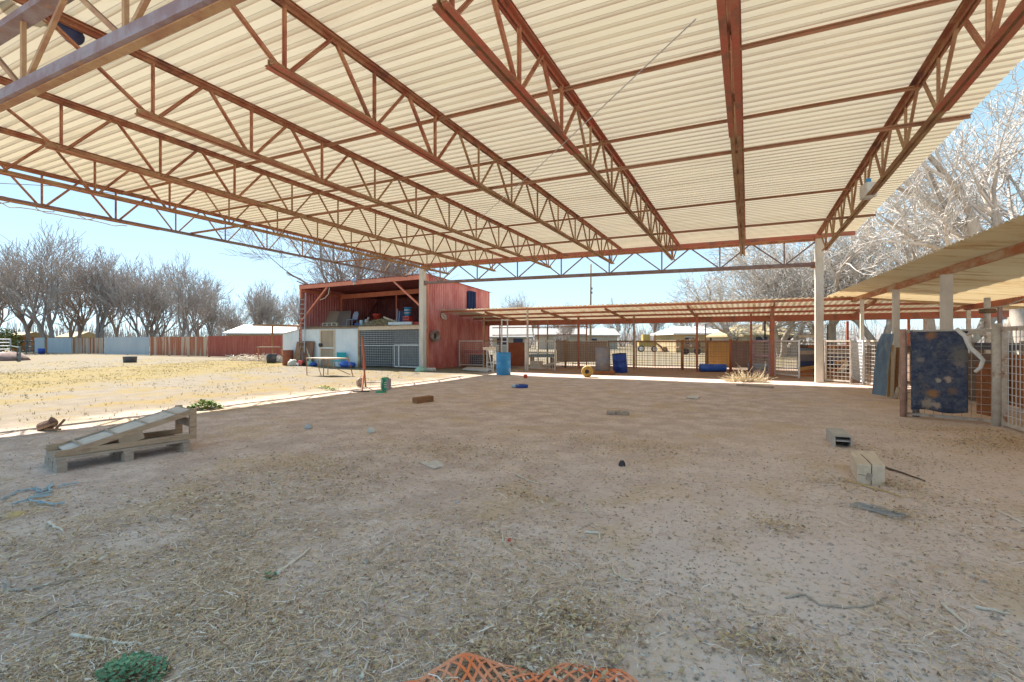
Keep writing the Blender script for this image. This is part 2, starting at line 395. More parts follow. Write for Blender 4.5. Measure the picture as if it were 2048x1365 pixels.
for i,X in enumerate(JX):
    j=MB(); angle_pair(j,(X,YN-.1,ZT(X,YN)+.030),(X,YF+.12,ZT(X,YF)+.030),.072,.030)
    j.bar((X-.048,YN-.1,ZT(X,YN)+.006),(X-.048,7.1,ZT(X,7)+.006),.062,.014); j.bar((X+.048,YN-.1,ZT(X,YN)+.006),(X+.048,7.1,ZT(X,7)+.006),.062,.014)
    jo=j.build('joist',RUST if i!=5 and i!=6 else REDST,shed); joists.append(jo)
    bc=MB(); angle_pair(bc,(X,3.42,ZB(X,3.4)),(X,17.85,ZB(X,17.8)),.055,.036,False)
    bc.build('bottom_chord',TANST if i not in(0,) else GREYST,jo)
    cp=MB()
    for k in(-1,1): cp.bar((X+k*.051,3.44,ZB(X,3)-.012),(X+k*.051,7.4+.35*math.sin(i*2.1),ZB(X,7)-.012),.066,.012)
    cp.build('cover_plate',REDST if i>=4 else RUST,jo)
    wb=MB(); wr=MB()
    bn=[3.6+1.4*k for k in range(11)]; tn=[4.3+1.4*k for k in range(10)]
    def mem(mb,ya,yb,top_a,top_b,w,dx=0):
        za=(ZT if top_a else ZB)(X,ya)+(-.02 if top_a else .02); zb=(ZT if top_b else ZB)(X,yb)+(-.02 if top_b else .02)
        p=Vector((X+dx,ya,za)); q=Vector((X+dx,yb,zb))
        mb.bar(p,q,w,.012,up=(1,0,0)); mb.bar(p+Vector((w*.0+.006+w*.5-.006,0,0)),q+Vector((w*.5,0,0)),.010,w,up=(1,0,0))
    for k,y in enumerate(bn):
        w=.046 if (y<7.5) else .034
        tgt=wb
        mem(wb if y>7.5 else wr,y,y,False,True,w*.9,.0)
        l=tn[k-1] if k>0 else YN+.08; r_=tn[k] if k<10 else YF-.12
        mem(wb if y>7.5 else wr,l+.05,y-.05,True,False,w,-.016); mem(wb if y>7.5 else wr,y+.05,r_-.05,False,True,w,.016)
    wb.build('web',TANST,jo); wr.build('web',RUST,jo)
    # small hangers left on the chords
for Yg in (YN,YF):
    xa,xb=JX[0],JX[-1]
    g=MB(); g.bar((xa,Yg,GZT(xa)-.03),(xb+(.35 if Yg<5 else 0),Yg,GZT(xb)-.03),.15,.075)
    go=g.build('girder',RUST if Yg>5 else GREYST,shed)
    c=MB(); c.bar((xa+.1,Yg,GZB(xa)),(xb-.1,Yg,GZB(xb)),.135,.115); c.build('bottom_chord',GREYST,go)
    c=MB(); c.bar((xa+.1,Yg+.02,GZB(xa)-.066),(xb-.1,Yg+.02,GZB(xb)-.066),.08,.014); c.build('wear_strip',TANST,go)
    w=MB(); np_=8; L=(xb-xa)/np_
    for k in range(np_):
        xs=xa+k*L; xm=xs+L/2; xe=xs+L
        for (a,za,e,zb) in ((xs+.06,1,xm-.06,0),(xm,0,xm,1),(xm+.06,0,xe-.06,1)):
            p=Vector((a,Yg,GZT(a)-.06 if za else GZB(a)+.05)); q=Vector((e,Yg,GZT(e)-.06 if zb else GZB(e)+.05))
            w.bar(p,q,.045,.04,up=(0,1,0))
    w.build('web',GREYST if Yg>5 else TANST,go)
for (X,Y,s) in ((JX[0],YF,.25),(JX[-1],YF,.235),(JX[0],YN,.25),(JX[-1]+.35,YN,.235)):
    c=MB(); c.box((X,Y,GZT(X)/2-.04),(s,s,GZT(X)+.06)); co=c.build('column',COLPAINT,shed,bevel=.008)
    p=MB(); p.box((X,Y,GZT(X)+.0),(s+.06,s+.06,.02)); p.build('cap_plate',RUST,co)
    if Y>5:
        p=MB(); p.bar((X+(.16 if X<0 else -.16),Y,GZB(X)+.09),(X+(.16 if X<0 else -.16),Y,GZB(X)-.13),.05,.16); p.build('gusset',RUST,co)
for Y,top,ov in ((6.5,1,.02),(8.55,1,.02),(13.5,1,.02),(16.55,1,.55),(8.2,0,.45),(13.6,0,.5)):
    z=(lambda X:ZT(X,Y)-.028) if top else (lambda X:ZB(X,Y)+.075)
    p=MB(); p.bar((JX[0],Y,z(JX[0])),(JX[-1]+ov,Y,z(JX[-1])),.045,.012); p.bar((JX[0],Y+.02,z(JX[0])-.02),(JX[-1]+ov,Y+.02,z(JX[-1])-.02),.008,.04)
    p.build('bridging_bar',PURL,shed)
# feed-trough hopper and pipe elbow tied in the truss corner
t=thing('steel_duct','dark blue bent duct tied into the girder near the top left corner','duct',PW(70,40,5.4))
d=MB(); d.tube([PW(28,-20,5.75),PW(60,15,5.75),PW(118,40,5.75),PW(150,75,5.7)],[.12,.12,.11,.10],12); d.build('duct_pipe',COBALT,t,smooth=True)
d=MB(); d.bar(PW(88,42,5.5),PW(120,62,5.5),.03,.02); d.bar(PW(42,32,5.5),PW(70,22,5.5),.03,.02); d.build('bracket',RUST,t)
t=thing('flood_lamp','white weathered flood lamp box hung inside the truss above the square wooden column','lamp',PX(1737,378,2.143))
p=PX(1737,382,2.143)
d=MB(); d.box(p+Vector((0,0,.0)),(.20,.32,.28),rz=.2); d.build('housing',mat('lamp_paint',(.66,.68,.70),(.56,.56,.54),6,.6,0,.1,c3=(.35,.22,.12),t3=(.6,.75)),t,bevel=.02)
d=MB(); d.tube([p+Vector((0,0,.18)),p+Vector((0,0,.42))],.02,8); d.build('stem',RUST,t)
d=MB(); d.box(p+Vector((0,.02,.21)),(.08,.08,.07)); d.build('cap',BLUEPL,t)
def coil(c,n,ru,rv,jit,seed):
    q=random.Random(seed); pts=[]
    for i in range(n):
        a=i*.42; pts.append(Vector(c)+Vector((q.uniform(-jit,jit)*.3,math.cos(a)*ru+i*.05-n*.025+q.uniform(-jit,jit),math.sin(a)*rv-.03+q.uniform(-jit,jit))))
    return pts
c0=PX(70,412,JX[0]); 
d=MB(); d.tube(coil(c0,60,.34,.09,.03,3),.010,5)
tag(d.build('loose_cable',ROPEM,loc=c0,smooth=True),'pale loose cable looped along the bottom rail at the left roof edge','cable')
d=MB(); a_=PW(1392,38,4.3); e_=PX(947,448,JX[3]+1.2)
d.tube([a_,(a_+e_)/2+Vector((0,0,-.05)),e_],.006,5)
tag(d.build('guy_wire',GALV,loc=a_),'thin steel wire slung diagonally between the roof trusses','wire')
d=MB(); a_=PX(-20,362,JX[0]-.02); e_=PX(560,505,JX[0]-.02)
d.tube([PX(-30,365,JX[0]+.1),PX(110,372,JX[0]+.1),PX(300,396,JX[0]+.1)],.007,5)
tag(d.build('power_wire',DARKWIRE,loc=a_),'thin dark wire strung across the leftmost truss against the sky','wire')

# ------------------------------------------------------------------ barn with hay loft
YB=19.45; XL=PY(602,600,YB).x; XR=PY(855.5,600,YB).x; YR=25.7
zFL,zFR,zRL,zRR=4.60,4.70,4.27,4.37; LOFT=2.20
barn=thing('barn','red corrugated two-storey barn, open hay loft above a white-fronted shed','barn',((XL+XR)/2,22,0))
def zroof(x,y): 
    u=(x-XL)/(XR-XL); v=(y-YB)/(YR-YB); return (zFL*(1-u)+zFR*u)*(1-v)+(zRL*(1-u)+zRR*u)*v
def sheetwall(mb,xa,ya,xb,yb,z0,ztop,pitch=.2,amp=.03):
    # upright ribbed wall from a to b; ztop(x,y)
    d=Vector((xb-xa,yb-ya,0)); L=d.length; d/=L; n=Vector((d.y,-d.x,0)); prof=[]
    k=0
    while k*pitch<L:
        for t,h in((0,0),(.45,0),(.6,1),(.85,1)):
            if (k+t)*pitch<L: prof.append(((k+t)*pitch,h*amp))
        k+=1
    prof.append((L,0)); vs=[]
    for a,h in prof:
        q=Vector((xa,ya,0))+d*a+n*h
        vs+=[(q.x,q.y,z0),(q.x,q.y,ztop(q.x,q.y))]
    mb.add(vs,[(2*i,2*i+2,2*i+3,2*i+1) for i in range(len(prof)-1)])
b=MB(); sheetwall(b,XR,YR+.06,XR,YB+.02,0,lambda x,y:zroof(x,y)+.012); 
w=b.build('wall',BARNRED,barn,solid=.01); w['label']='red ribbed side wall beside the pens'
b=MB(); sheetwall(b,XL+.02,YB+.05,XL+.02,YR+.06,LOFT-.2,lambda x,y:zroof(x,y)+.012); b.build('wall',BARNRED,barn,solid=.01)
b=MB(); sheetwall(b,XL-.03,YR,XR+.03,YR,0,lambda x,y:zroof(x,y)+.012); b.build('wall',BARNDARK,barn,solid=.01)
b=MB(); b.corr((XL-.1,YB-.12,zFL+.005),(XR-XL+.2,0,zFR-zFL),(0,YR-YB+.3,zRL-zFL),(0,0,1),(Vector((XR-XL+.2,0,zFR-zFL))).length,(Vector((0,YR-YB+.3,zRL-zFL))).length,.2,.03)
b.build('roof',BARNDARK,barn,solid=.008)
b=MB(); b.bar((XL-.05,YB-.06,zFL-.115),(XR+.06,YB-.06,zFR-.115),.05,.22); b.build('fascia',BARNINNER,barn)
wx,wy,wz=PX(934.5,581,XR+.04),PX(951,585,XR+.04),PX(943,622,XR+.04)
b=MB(); b.box((XR+.02,(wx.y+wy.y)/2,(wx.z+wz.z)/2-.1),(.09,wy.y-wx.y,wx.z-wz.z+.1)); hw=b.build('window',DARKGLASS,barn); hw['label']='dark narrow hay opening'
b=MB()
for k in range(5):
    yy=wx.y+(wy.y-wx.y)*(k+.5)/5; b.bar((XR+.07,yy,wz.z-.15),(XR+.07,yy,wx.z),.02,.10)
b.build('slat',COBALT,hw)
for x in (XL+.02,XR-.03):
    b=MB(); b.box((x,YB,(zroof(x,YB)-.2)/2),(.13,.13,zroof(x,YB)-.2)); b.build('post',BARNINNER,barn)
ib0,ib1=PY(686,590,22.4),PY(845,576,22.4)
b=MB(); b.bar((XL+.1,22.4,ib0.z-.13),(XR-.05,22.4,ib1.z-.12),.12,.27); b.build('beam',BARNINNER,barn)
b=MB(); b.bar((XL+.12,YB+.1,zFL-.30),(XL+.12,22.4,ib0.z-.1),.1,.16); b.build('beam',BARNINNER,barn)
b=MB(); b.box((XL+.16,22.4,(LOFT+ib0.z)/2-.05),(.16,.16,ib0.z-LOFT-.2)); b.build('post',BARNINNER,barn)
b=MB(); q=PY(793,600,22.4); b.box((q.x,22.4,(LOFT+ib1.z)/2-.12),(.06,.06,ib1.z-LOFT-.25)); b.build('post',BARNINNER,barn)
for (a,c) in (((655,574),(604,641)),((787,562),(842,613))):
    b=MB(); b.bar(PY(*a,YB),PY(*c,YB),.08,.10,up=(0,1,0)); b.build('brace',BARNINNER,barn)
b=MB(); b.box(((XL+XR)/2,(YB+YR)/2,LOFT-.07),(XR-XL-.1,YR-YB-.1,.10)); b.corr((XL+.05,YB-.2,LOFT-.0),(1,0,0),(0,1,0),(0,0,1),XR-XL-.1,1.4,.15,.025,'sine')
b.build('loft_floor',OLDWOOD,barn)
xw=PY(718,700,YB).x; xd0,xd1=PY(641,700,YB).x,PY(671,700,YB).x
def panelx(mb,xa,xb,z0,z1,y,t=.03): mb.box(((xa+xb)/2,y,(z0+z1)/2),(xb-xa,t,z1-z0))
b=MB(); sheetwall(b,XL+.0,YB-.02,xd0,YB-.02,0,lambda x,y:LOFT-.13,.6,.012); sheetwall(b,xd1,YB-.02,xw,YB-.02,0,lambda x,y:LOFT-.13,.6,.012)
panelx(b,xd0,xd1,2.02,LOFT-.13,YB-.01); fw=b.build('wall',WHITEWALL,barn,solid=.01); fw['label']='white sheet front wall with the old door'
dr=MB(); panelx(dr,xd0+.09,xd1-.07,.02,1.98,YB-.015,.04); d_=dr.build('door',TANPLY,barn); d_['label']='weathered tan plywood door'
f=MB(); panelx(f,xd0,xd0+.09,0,2.03,YB-.04,.06); panelx(f,xd1-.07,xd1,0,2.03,YB-.04,.06); panelx(f,xd0+.09,xd1-.07,1.97,2.03,YB-.04,.06); f.build('frame',PALEWOOD,d_)
f=MB(); panelx(f,xd0+.09,xd1-.07,.98,1.05,YB-.05,.03); f.build('mid_rail',WHITEPL,d_)
f=MB(); q=PY(641,690,YB-.09); f.lathe([(0,-.06),(.10,-.05),(.11,.05),(0,.06)],q,10,Matrix.Rotation(R(90),3,'X')); f.build('lock',BLACKPL,d_)
# lean-to
xl=PY(566,700,YB).x; zl=PY(566,668.5,YB).z
b=MB(); sheetwall(b,xl,YB,XL,YB,0,lambda x,y: zl+(LOFT-.15-zl)*(x-xl)/(XL-xl),.22,.015); sheetwall(b,xl,YR-1,xl,YB,0,lambda x,y:zl,.22,.015)
lw=b.build('lean_to_wall',WHITEWALL,barn,solid=.01)
b=MB(); b.prism([Vector((xl-.06,YB-.05,zl)),Vector((XL,YB-.05,LOFT-.15)),Vector((XL,YB-.05,LOFT-.10)),Vector((xl-.06,YB-.05,zl+.05))],(0,YR-YB-1,0)); b.build('lean_to_roof',ROOFWHITE,barn)
# animal pen under the loft
b=MB(); z1,z2=PY(780,652,YB).z,PY(780,660,YB).z; b.bar((xw+.05,YB-.05,(z1+z2)/2),(XR,YB-.05,(z1+z2)/2+.03),.08,z1-z2); b.build('header',PALEWOOD,barn)
b=MB(); b.box((xw+.05,YB-.03,1.02),(.11,.11,2.04)); b.build('post',TANST,barn)
def mesh_lines(mb,p0,p1,z0,z1,sx,sz,r):
    p0=Vector(p0);p1=Vector(p1); L=(p1-p0).length; n=max(1,round(L/sx)); m_=max(1,round((z1-z0)/sz))
    for i in range(n+1):
        q=p0+(p1-p0)*i/n; mb.bar((q.x,q.y,z0),(q.x,q.y,z1),r,r)
    for k in range(m_+1):
        z=z0+(z1-z0)*k/m_; mb.bar((p0.x,p0.y,z),(p1.x,p1.y,z),r,r)
b=MB(); mesh_lines(b,(xw+.12,YB-.06,0),(XR-.1,YB-.06,0),1.17,2.0,.105,.105,.016); b.build('mesh_panel',GALV,barn)
xg=PY(789,700,YB-.06).x
b=MB(); mesh_lines(b,(xw+.12,YB-.06,0),(xg,YB-.06,0),.12,1.15,.125,.125,.016); b.bar((xw+.1,YB-.06,1.16),(XR-.1,YB-.06,1.16),.04,.04); b.build('mesh_panel',GALV,barn)
b=MB(); mesh_lines(b,(xg+.05,YB-.10,0),(XR-.15,YB-.10,0),.14,1.16,.10,.13,.016); gt=b.build('gate',GALV,barn)
b=MB()
for xx in(xg+.03,xg+.32,XR-.14): b.bar((xx,YB-.1,.08),(xx,YB-.1,1.22),.045,.045)
b.bar((xg,YB-.1,1.20),(XR-.12,YB-.1,1.20),.045,.045); b.bar((xg,YB-.1,.10),(XR-.12,YB-.1,.10),.045,.045); b.build('frame',WHITEGATE,gt)
b=MB(); b.box((xw+1.1,22.2,1.02),(2.0,.05,2.02)); b.box((xw+.02,20.8,1.02),(.05,2.7,2.02)); 
iw=b.build('inner_wall',mat('pale_blue_board',(.30,.37,.42),(.25,.31,.36),2,.7,0,.1),barn)
b=MB(); b.box((XR-.75,22.2,1.02),(1.35,.05,2.02)); b.box(((xw+XR)/2,22.9,1.02),(XR-xw,.05,2.02)); b.build('inner_wall',COBALT,barn)
fan=thing('exhaust_fan','round rusty fan drum hanging on the red wall right of the column','fan',PX(868,672,XR+.15))
fq=fan.location.copy(); MX=Matrix.Rotation(R(90),3,'Y')
b=MB(); b.lathe([(.26,-.10),(.27,.06),(.30,.12),(.27,.12),(.24,.0),(.10,-.06)],fq+Vector((.05,0,0)),18,MX); b.build('drum',mat('dull_fan_steel',(.34,.30,.28),(.25,.16,.12),6,.6,.2,.1),fan,smooth=True)
b=MB(); b.lathe([(.0,.02),(.14,.01),(.15,-.03)],fq+Vector((.05,0,0)),12,MX); b.build('hub',BLACKPL,fan)
b=MB(); b.bar(fq+Vector((0,.2,-.05)),fq+Vector((0,.6,-.1)),.06,.06); b.build('bracket',TANST,fan)
fan2=thing('yard_lamp','white round lamp under the pen roof on the barn wall','lamp',PX(887,633,XR+.15)); fq=fan2.location.copy()
b=MB(); b.lathe([(.02,-.12),(.10,-.08),(.20,.02),(.21,.06),(.18,.04),(0,.0)],fq,14,Matrix.Rotation(R(60),3,'Y')); b.build('shade',WHITEPL,fan2,smooth=True)
b=MB(); b.lathe([(0,.13),(.05,.11),(.06,.06),(.03,.02)],fq,10,Matrix.Rotation(R(60),3,'Y')); b.build('bulb',PAPER,fan2,smooth=True)

# ---- things on the loft
def loft(px,py,Y): q=PY(px,py,Y); return Vector((q.x,Y,LOFT+.03))
def lean_board(name,label,cat,xa,xb,ya,h,lean,m,group=None,th=.02):
    o=Vector(((xa+xb)/2,ya,LOFT+.03)); mb=MB(); a=math.asin(min(.95,lean/h))
    M=Matrix.Rotation(-a,3,'X'); mb.box(o+M@Vector((0,0,h/2)),(xb-xa,th,h),M=M); return tag(mb.build(name,m,loc=o),label,cat,group)
A=loft(618,650,20.9); B_=loft(664,650,20.9); C_=loft(684,650,20.9)
t=thing('plywood_sheet','large tan plywood sheet leaning against the loft side wall','board',A)
b=MB(); b.prism([A+Vector((.55,0,.02)),B_+Vector((.0,.2,.02)),B_+Vector((-.15,.75,.98)),A+Vector((-.05,.45,1.02))],(0,.03,.02)); b.build('sheet',TANPLY,t)
b=MB(); 
for u in(.33,.66):
    b.bar(A.lerp(A+Vector((-.05,.45,1.02)),u)+Vector((.35,-.005,0)),B_.lerp(B_+Vector((-.15,.75,.98)),u)+Vector((0,.18,0)),.015,.03)
b.build('batten',OLDWOOD,t)
b=MB(); b.prism([B_+Vector((.02,.2,.02)),C_+Vector((.3,.3,.02)),C_+Vector((-.08,.8,.98)),B_+Vector((-.12,.72,.99))],(0,.03,.02)); tag(b.build('hardboard_sheet',mat('grey_brown_hardboard',(.24,.19,.16),(.20,.16,.14),3,.8,0,.1),loc=B_),'darker hardboard sheet leaning right of the large tan plywood','board')
q=loft(617,648,20.6); b=MB(); b.bar(q+Vector((.15,0,0)),q+Vector((-.2,.3,.8)),.03,.2); tag(b.build('loft_plank',REDWOOD,loc=q),'orange plank leaning left of the large tan plywood','plank')
q=loft(660,650,20.0); t=thing('small_pallet','pale slatted pallet standing on edge at the loft front','pallet',q)
b=MB()
for k in range(4): b.box(q+Vector((-.54+k*.36,0,.10)),(.05,.12,.20))
b.build('block',PALEWOOD,t)
b=MB()
for z in(.02,.19): b.box(q+Vector((0,-.01,z)),(1.14,.14,.03))
b.build('slat',PALEWOOD,t)
q=loft(704,650,21.2); t=thing('plastic_chair','grey blue plastic chair in the loft, facing the yard','chair',q)
b=MB(); 
pr=[q+Vector(a_) for a_ in((-.2,.2,.42),(.2,.2,.42),(.21,.3,.75),(.14,.33,.92),(-.14,.33,.92),(-.21,.3,.75))]
CHG=mat('grey_blue_plastic',(.34,.40,.50),(.28,.34,.45),4,.5,0,0); b.prism(pr,(0,.03,0)); b.build('backrest',CHG,t)
b=MB(); b.box(q+Vector((0,0,.42)),(.44,.44,.03)); b.build('seat',CHG,t)
for sx in(-1,1):
    for sy in(-1,1):
        b=MB(); b.bar(q+Vector((sx*.19,sy*.19,.42)),q+Vector((sx*.23,sy*.23,0)),.035,.035); b.build('leg',CHG,t)
q=loft(755,640,21.6); b=MB(); b.lathe([(0,.42),(.16,.42),(.26,.72),(.30,.74),(.27,.70),(.17,.46),(0,.46)],q,18); tag(b.build('feed_tub',REDPL,loc=q,smooth=True),'red orange feed tub sitting on the hay in the loft','tub')
# hay heap
q=loft(762,650,20.7); b=MB(); hr=random.Random(5); cc=[]
for i in range(1500):
    a=hr.uniform(0,6.28); r=hr.random()**.6; px_,py_=math.cos(a)*r*1.5,math.sin(a)*r*.9
    z=max(0,.36*(1-r*r))*hr.random()**.4+.02
    d=Vector((hr.uniform(-1,1),hr.uniform(-1,1),hr.uniform(-.5,.5))).normalized()*.12
    p=q+Vector((px_,py_+.3,z)); n0=len(b.v); b.bar(p-d,p+d,.022,.016); k=hr.random(); cc+=[(.36+.2*k,.28+.17*k,.16+.12*k,1)]*(len(b.v)-n0)
b.c=cc; tag(b.build('loft_hay',LITTER,loc=q),'loose grey straw heaped across the loft floor','hay',kind='stuff')
q=loft(800,651,19.9); b=MB(); b.bar(q+Vector((-.75,0,.09)),q+Vector((.75,.05,.09)),.10,.15); tag(b.build('white_timber',WHITEPL,loc=q),'long white timber lying along the loft edge','timber')
q=loft(770,635,20.8); b=MB(); b.bar(q+Vector((-.1,0,.5)),q+Vector((.75,.1,.2)),.05,.09); tag(b.build('loft_batten',PALEWOOD,loc=q),'pale batten sloping down from the red tub','plank')
q=loft(816,650,20.4); t=thing('plastic_crate','red plastic crate under the blue bucket in the loft','crate',q)
b=MB()
for z in(.03,.17,.31,.45):
    for k in(-1,1): b.box(q+Vector((k*.18,0,z)),(.02,.36,.06)); b.box(q+Vector((0,k*.18,z)),(.36,.02,.06))
for kx in(-1,0,1):
    for ky in(-1,1): b.box(q+Vector((kx*.17,ky*.185,.24)),(.04,.015,.46)); b.box(q+Vector((ky*.185,kx*.17,.24)),(.015,.04,.46))
b.build('side_panel',REDPL,t); b=MB(); b.box(q+Vector((0,0,.01)),(.36,.36,.02)); b.build('base',REDPL,t)
qq=q+Vector((0,0,.49)); t=thing('blue_bucket','blue bucket with pale bands standing on the red crate','bucket',qq)
b=MB(); b.lathe([(0,0),(.16,0),(.21,.42),(.22,.42),(.22,.45),(.2,.45),(.19,.4),(0,.03)],qq,16); b.build('bucket_body',BLUEPL,t,smooth=True)
b=MB(); b.lathe([(.183,.13),(.195,.14),(.20,.18),(.188,.19)],qq,16); b.lathe([(.20,.28),(.21,.29),(.215,.33),(.2,.34)],qq,16); b.build('band',GALV,t)
q=loft(832,650,20.3); b=MB(); b.box(q+Vector((0,0,.09)),(.62,.3,.16),rz=.2); tag(b.build('red_bin',REDPL,loc=q,bevel=.03),'low red bin lying right of the red crate','bin')
q=loft(800,648,21.9); b=MB(); b.box(q+Vector((.15,.1,.45)),(.95,.04,.9),M=Matrix.Rotation(-.2,3,'X')); tag(b.build('blue_board',COBALT,loc=q),'dark blue panel leaning behind the red crate','panel')
q=loft(788,650,20.9)
for k,(l) in enumerate(('pale blue pole leaning on the loft panel, taller of the pair','pale blue pole leaning on the loft panel, shorter of the pair')):
    b=MB(); b.bar(q+Vector((.18+.14*k,0,0)),q+Vector((-.02+.16*k,.3,.95-.12*k)),.05,.05); tag(b.build('leaning_pole',CHG,loc=q),l,'pole','leaning blue poles in the loft')
a,c=PY(718,640,23.5),PY(755,604,25.2); b=MB(); b.bar(Vector((a.x,23.5,LOFT+.03)),c,.06,.12); tag(b.build('loft_rafter',BARNDARK,loc=a),'dark loose rafter propped against the loft back wall','timber')
for k,(px_,l) in enumerate(((690,'thin grey pipe leaning beside the orange loft post, first from it'),(694,'thin grey pipe leaning beside the orange loft post, second from it'))):
    q=loft(px_,648,21.8); b=MB(); b.tube([q,q+Vector((-.22+.02*k,.4,1.1+.1*k))],.022,6); tag(b.build('loft_pipe',GREYST,loc=q),l,'pipe','grey pipes by the loft post')
q=loft(723,650,20.3); b=MB(); b.lathe([(0,0),(.1,0),(.11,.3),(.09,.33),(0,.33)],q,12); tag(b.build('plastic_jug',mat('pale_cyan_plastic',(.45,.58,.62),(.4,.5,.55),4,.5,0,0),loc=q,smooth=True),'pale blue jug at the loft edge below the grey chair','jug')
q=loft(735,650,20.9); b=MB(); 
for i in range(14):
    a=hr.uniform(0,6.28); b.box(q+Vector((hr.uniform(-.7,.6),hr.uniform(-.2,.3),.06+.16*hr.random())),(hr.uniform(.15,.4),hr.uniform(.1,.3),hr.uniform(.03,.16)),rz=a)
tag(b.build('tarp_bundle',mat('blue_tarp',(.06,.15,.42),(.14,.22,.42),4,.6,0,.2),loc=q,bevel=.02),'crumpled blue tarp bundle between chair and straw','tarp')
q=loft(734,640,21.6); b=MB(); b.lathe([(0,.2),(.12,.22),(.16,.34),(.11,.46),(0,.48)],q,10); b.lathe([(.0,.42),(.07,.46),(.05,.56),(0,.58)],q+Vector((.1,0,0)),8); tag(b.build('feed_sack',PAPER,loc=q,smooth=True),'small pale sack lying in front of the loose rafter','sack')
# rope
b=MB(); p0=PY(659,575,YB-.05); b.tube([p0,PY(657,588,YB-.05),PY(650,596,YB-.05),PY(640,600,YB-.05)],.022,6); tag(b.build('hanging_rope',ROPEM,loc=p0,smooth=True),'pale rope looped from the fascia to the left brace','rope')
# eave lamp
p0=PY(708,560,YB-.35); t=thing('barn_flood_lamp','pale flood lamp fixed above the barn fascia','lamp',p0)
b=MB(); b.lathe([(.0,.14),(.09,.12),(.13,-.02),(.14,-.1),(0,-.12)],p0,12); b.build('lamp_housing',CHG,t,smooth=True)
b=MB(); b.lathe([(0,-.12),(.06,-.16),(.05,-.24),(0,-.27)],p0,10); b.build('bulb',PAPER,t,smooth=True); b=MB(); b.tube([p0+Vector((0,0,-.05)),p0+Vector((0,.32,-.1))],.02,6); b.build('arm',GALV,t)
# ladder
t=thing('ladder','tall narrow steel ladder standing against the barn corner up to the loft','ladder',onground(PY(604,690,YB-.18)))
la,lb=PY(599.5,600,YB-.2).x,PY(610,600,YB-.2).x
for i,xx in enumerate((la,lb)):
    b=MB(); b.bar((xx,YB-.25,0.02),(xx,YB-.16,PY(604,587,YB).z-(.0 if i else .3)),.04,.05); b.build('rail',GREYST if i==0 else GALV,t)
b=MB()
for k in range(14): b.bar((la,YB-.22,.25+.27*k),(lb,YB-.22,.25+.27*k),.022,.022)
b.build('rung',GALV,t)

# ------------------------------------------------------------------ in front of the shed wall
def atwall(px,dy):
    q=PY(px,700,YB-dy); return Vector((q.x,YB-dy,gh(q.x,YB-dy)))
q=atwall(681,.30); 
t=thing('camp_chair','teal folding camp chair standing against the white shed wall','chair',q)
p1,p2=PY(672,705,q.y),PY(691,722,q.y); cx=(p1.x+p2.x)/2
b=MB(); b.box((cx,q.y+.05,(p1.z+p2.z)/2+.04),(p2.x-p1.x,.03,p1.z-p2.z-.06)); b.build('backrest',TEAL,t,bevel=.02)
b=MB(); b.box((cx-.02,q.y-.12,p2.z),(p2.x-p1.x+.06,.36,.05)); b.build('seat',TEAL,t)
for sx in(-.24,.24):
    for dy in(-.28,.1):
        b=MB(); b.bar((cx+sx,q.y+dy,.0),(cx+sx*.95,q.y+dy*.6,p2.z),.02,.02); b.build('leg',GALV,t)
def bag(name,label,px_,py_,w,h,m,seed):
    q=atwall(px_,py_); rr=random.Random(seed); mb=MB(); n=14; k=8; prof=[]
    for i in range(k):
        u=i/(k-1); prof.append((w/2*(math.sin(math.pi*(.12+.86*u))**.6)*(1 if u<.95 else .4),u*h))
    mb.lathe([(0,0)]+prof+[(0,h)],q,n)
    mb.v=[(x+rr.uniform(-.04,.04)*w,y+rr.uniform(-.04,.04)*w,z+rr.uniform(-.03,.03)*h*(z>q.z+.02)) for x,y,z in mb.v]
    return tag(mb.build(name,m,loc=q,smooth=True),label,'bag')
bag('plastic_bag','bright blue plastic bag, larger of two by the white shed wall',690,.55,.55,.36,mat('blue_bag_film',(.02,.09,.50),(.10,.20,.62),7,.35,0,.3),1)
bag('plastic_bag','bright blue plastic bag, smaller one nearer the pen gate',703,.45,.46,.30,mat('blue_bag_film_dull',(.03,.10,.42),(.09,.18,.50),7,.4,0,.3),2)
def drum(name,label,q,r,h,m,mring=None,open_top=False,tilt=None,cat='barrel'):
    t=thing(name,label,cat,q); M=tilt
    prof=[(0,0),(r*.93,0),(r,.03*h),(r,.31*h),(r*1.03,.33*h),(r,.35*h),(r,.64*h),(r*1.03,.66*h),(r,.68*h),(r,.96*h),(r*.95,h)]
    if open_top: prof+=[(r*.9,h),(r*.9,.5*h),(0,.45*h)]
    else: prof+=[(r*.9,h),(r*.9,h-.03),(0,h-.03)]
    mb=MB(); mb.lathe(prof,q,28,M); mb.build('barrel_body',m,t,smooth=True)
    mb=MB(); mb.lathe([(r*.9,h-.01),(r*1.02,h-.01),(r*1.02,h+.015),(r*.9,h+.015),(r*.9,h-.01)],q,28,M); mb.build('rim',mring or m,t)
    return t
drum('rusty_barrel','rusty red steel barrel against the white lean-to',atwall(576,.42),.29,.86,RUSTDRUM)
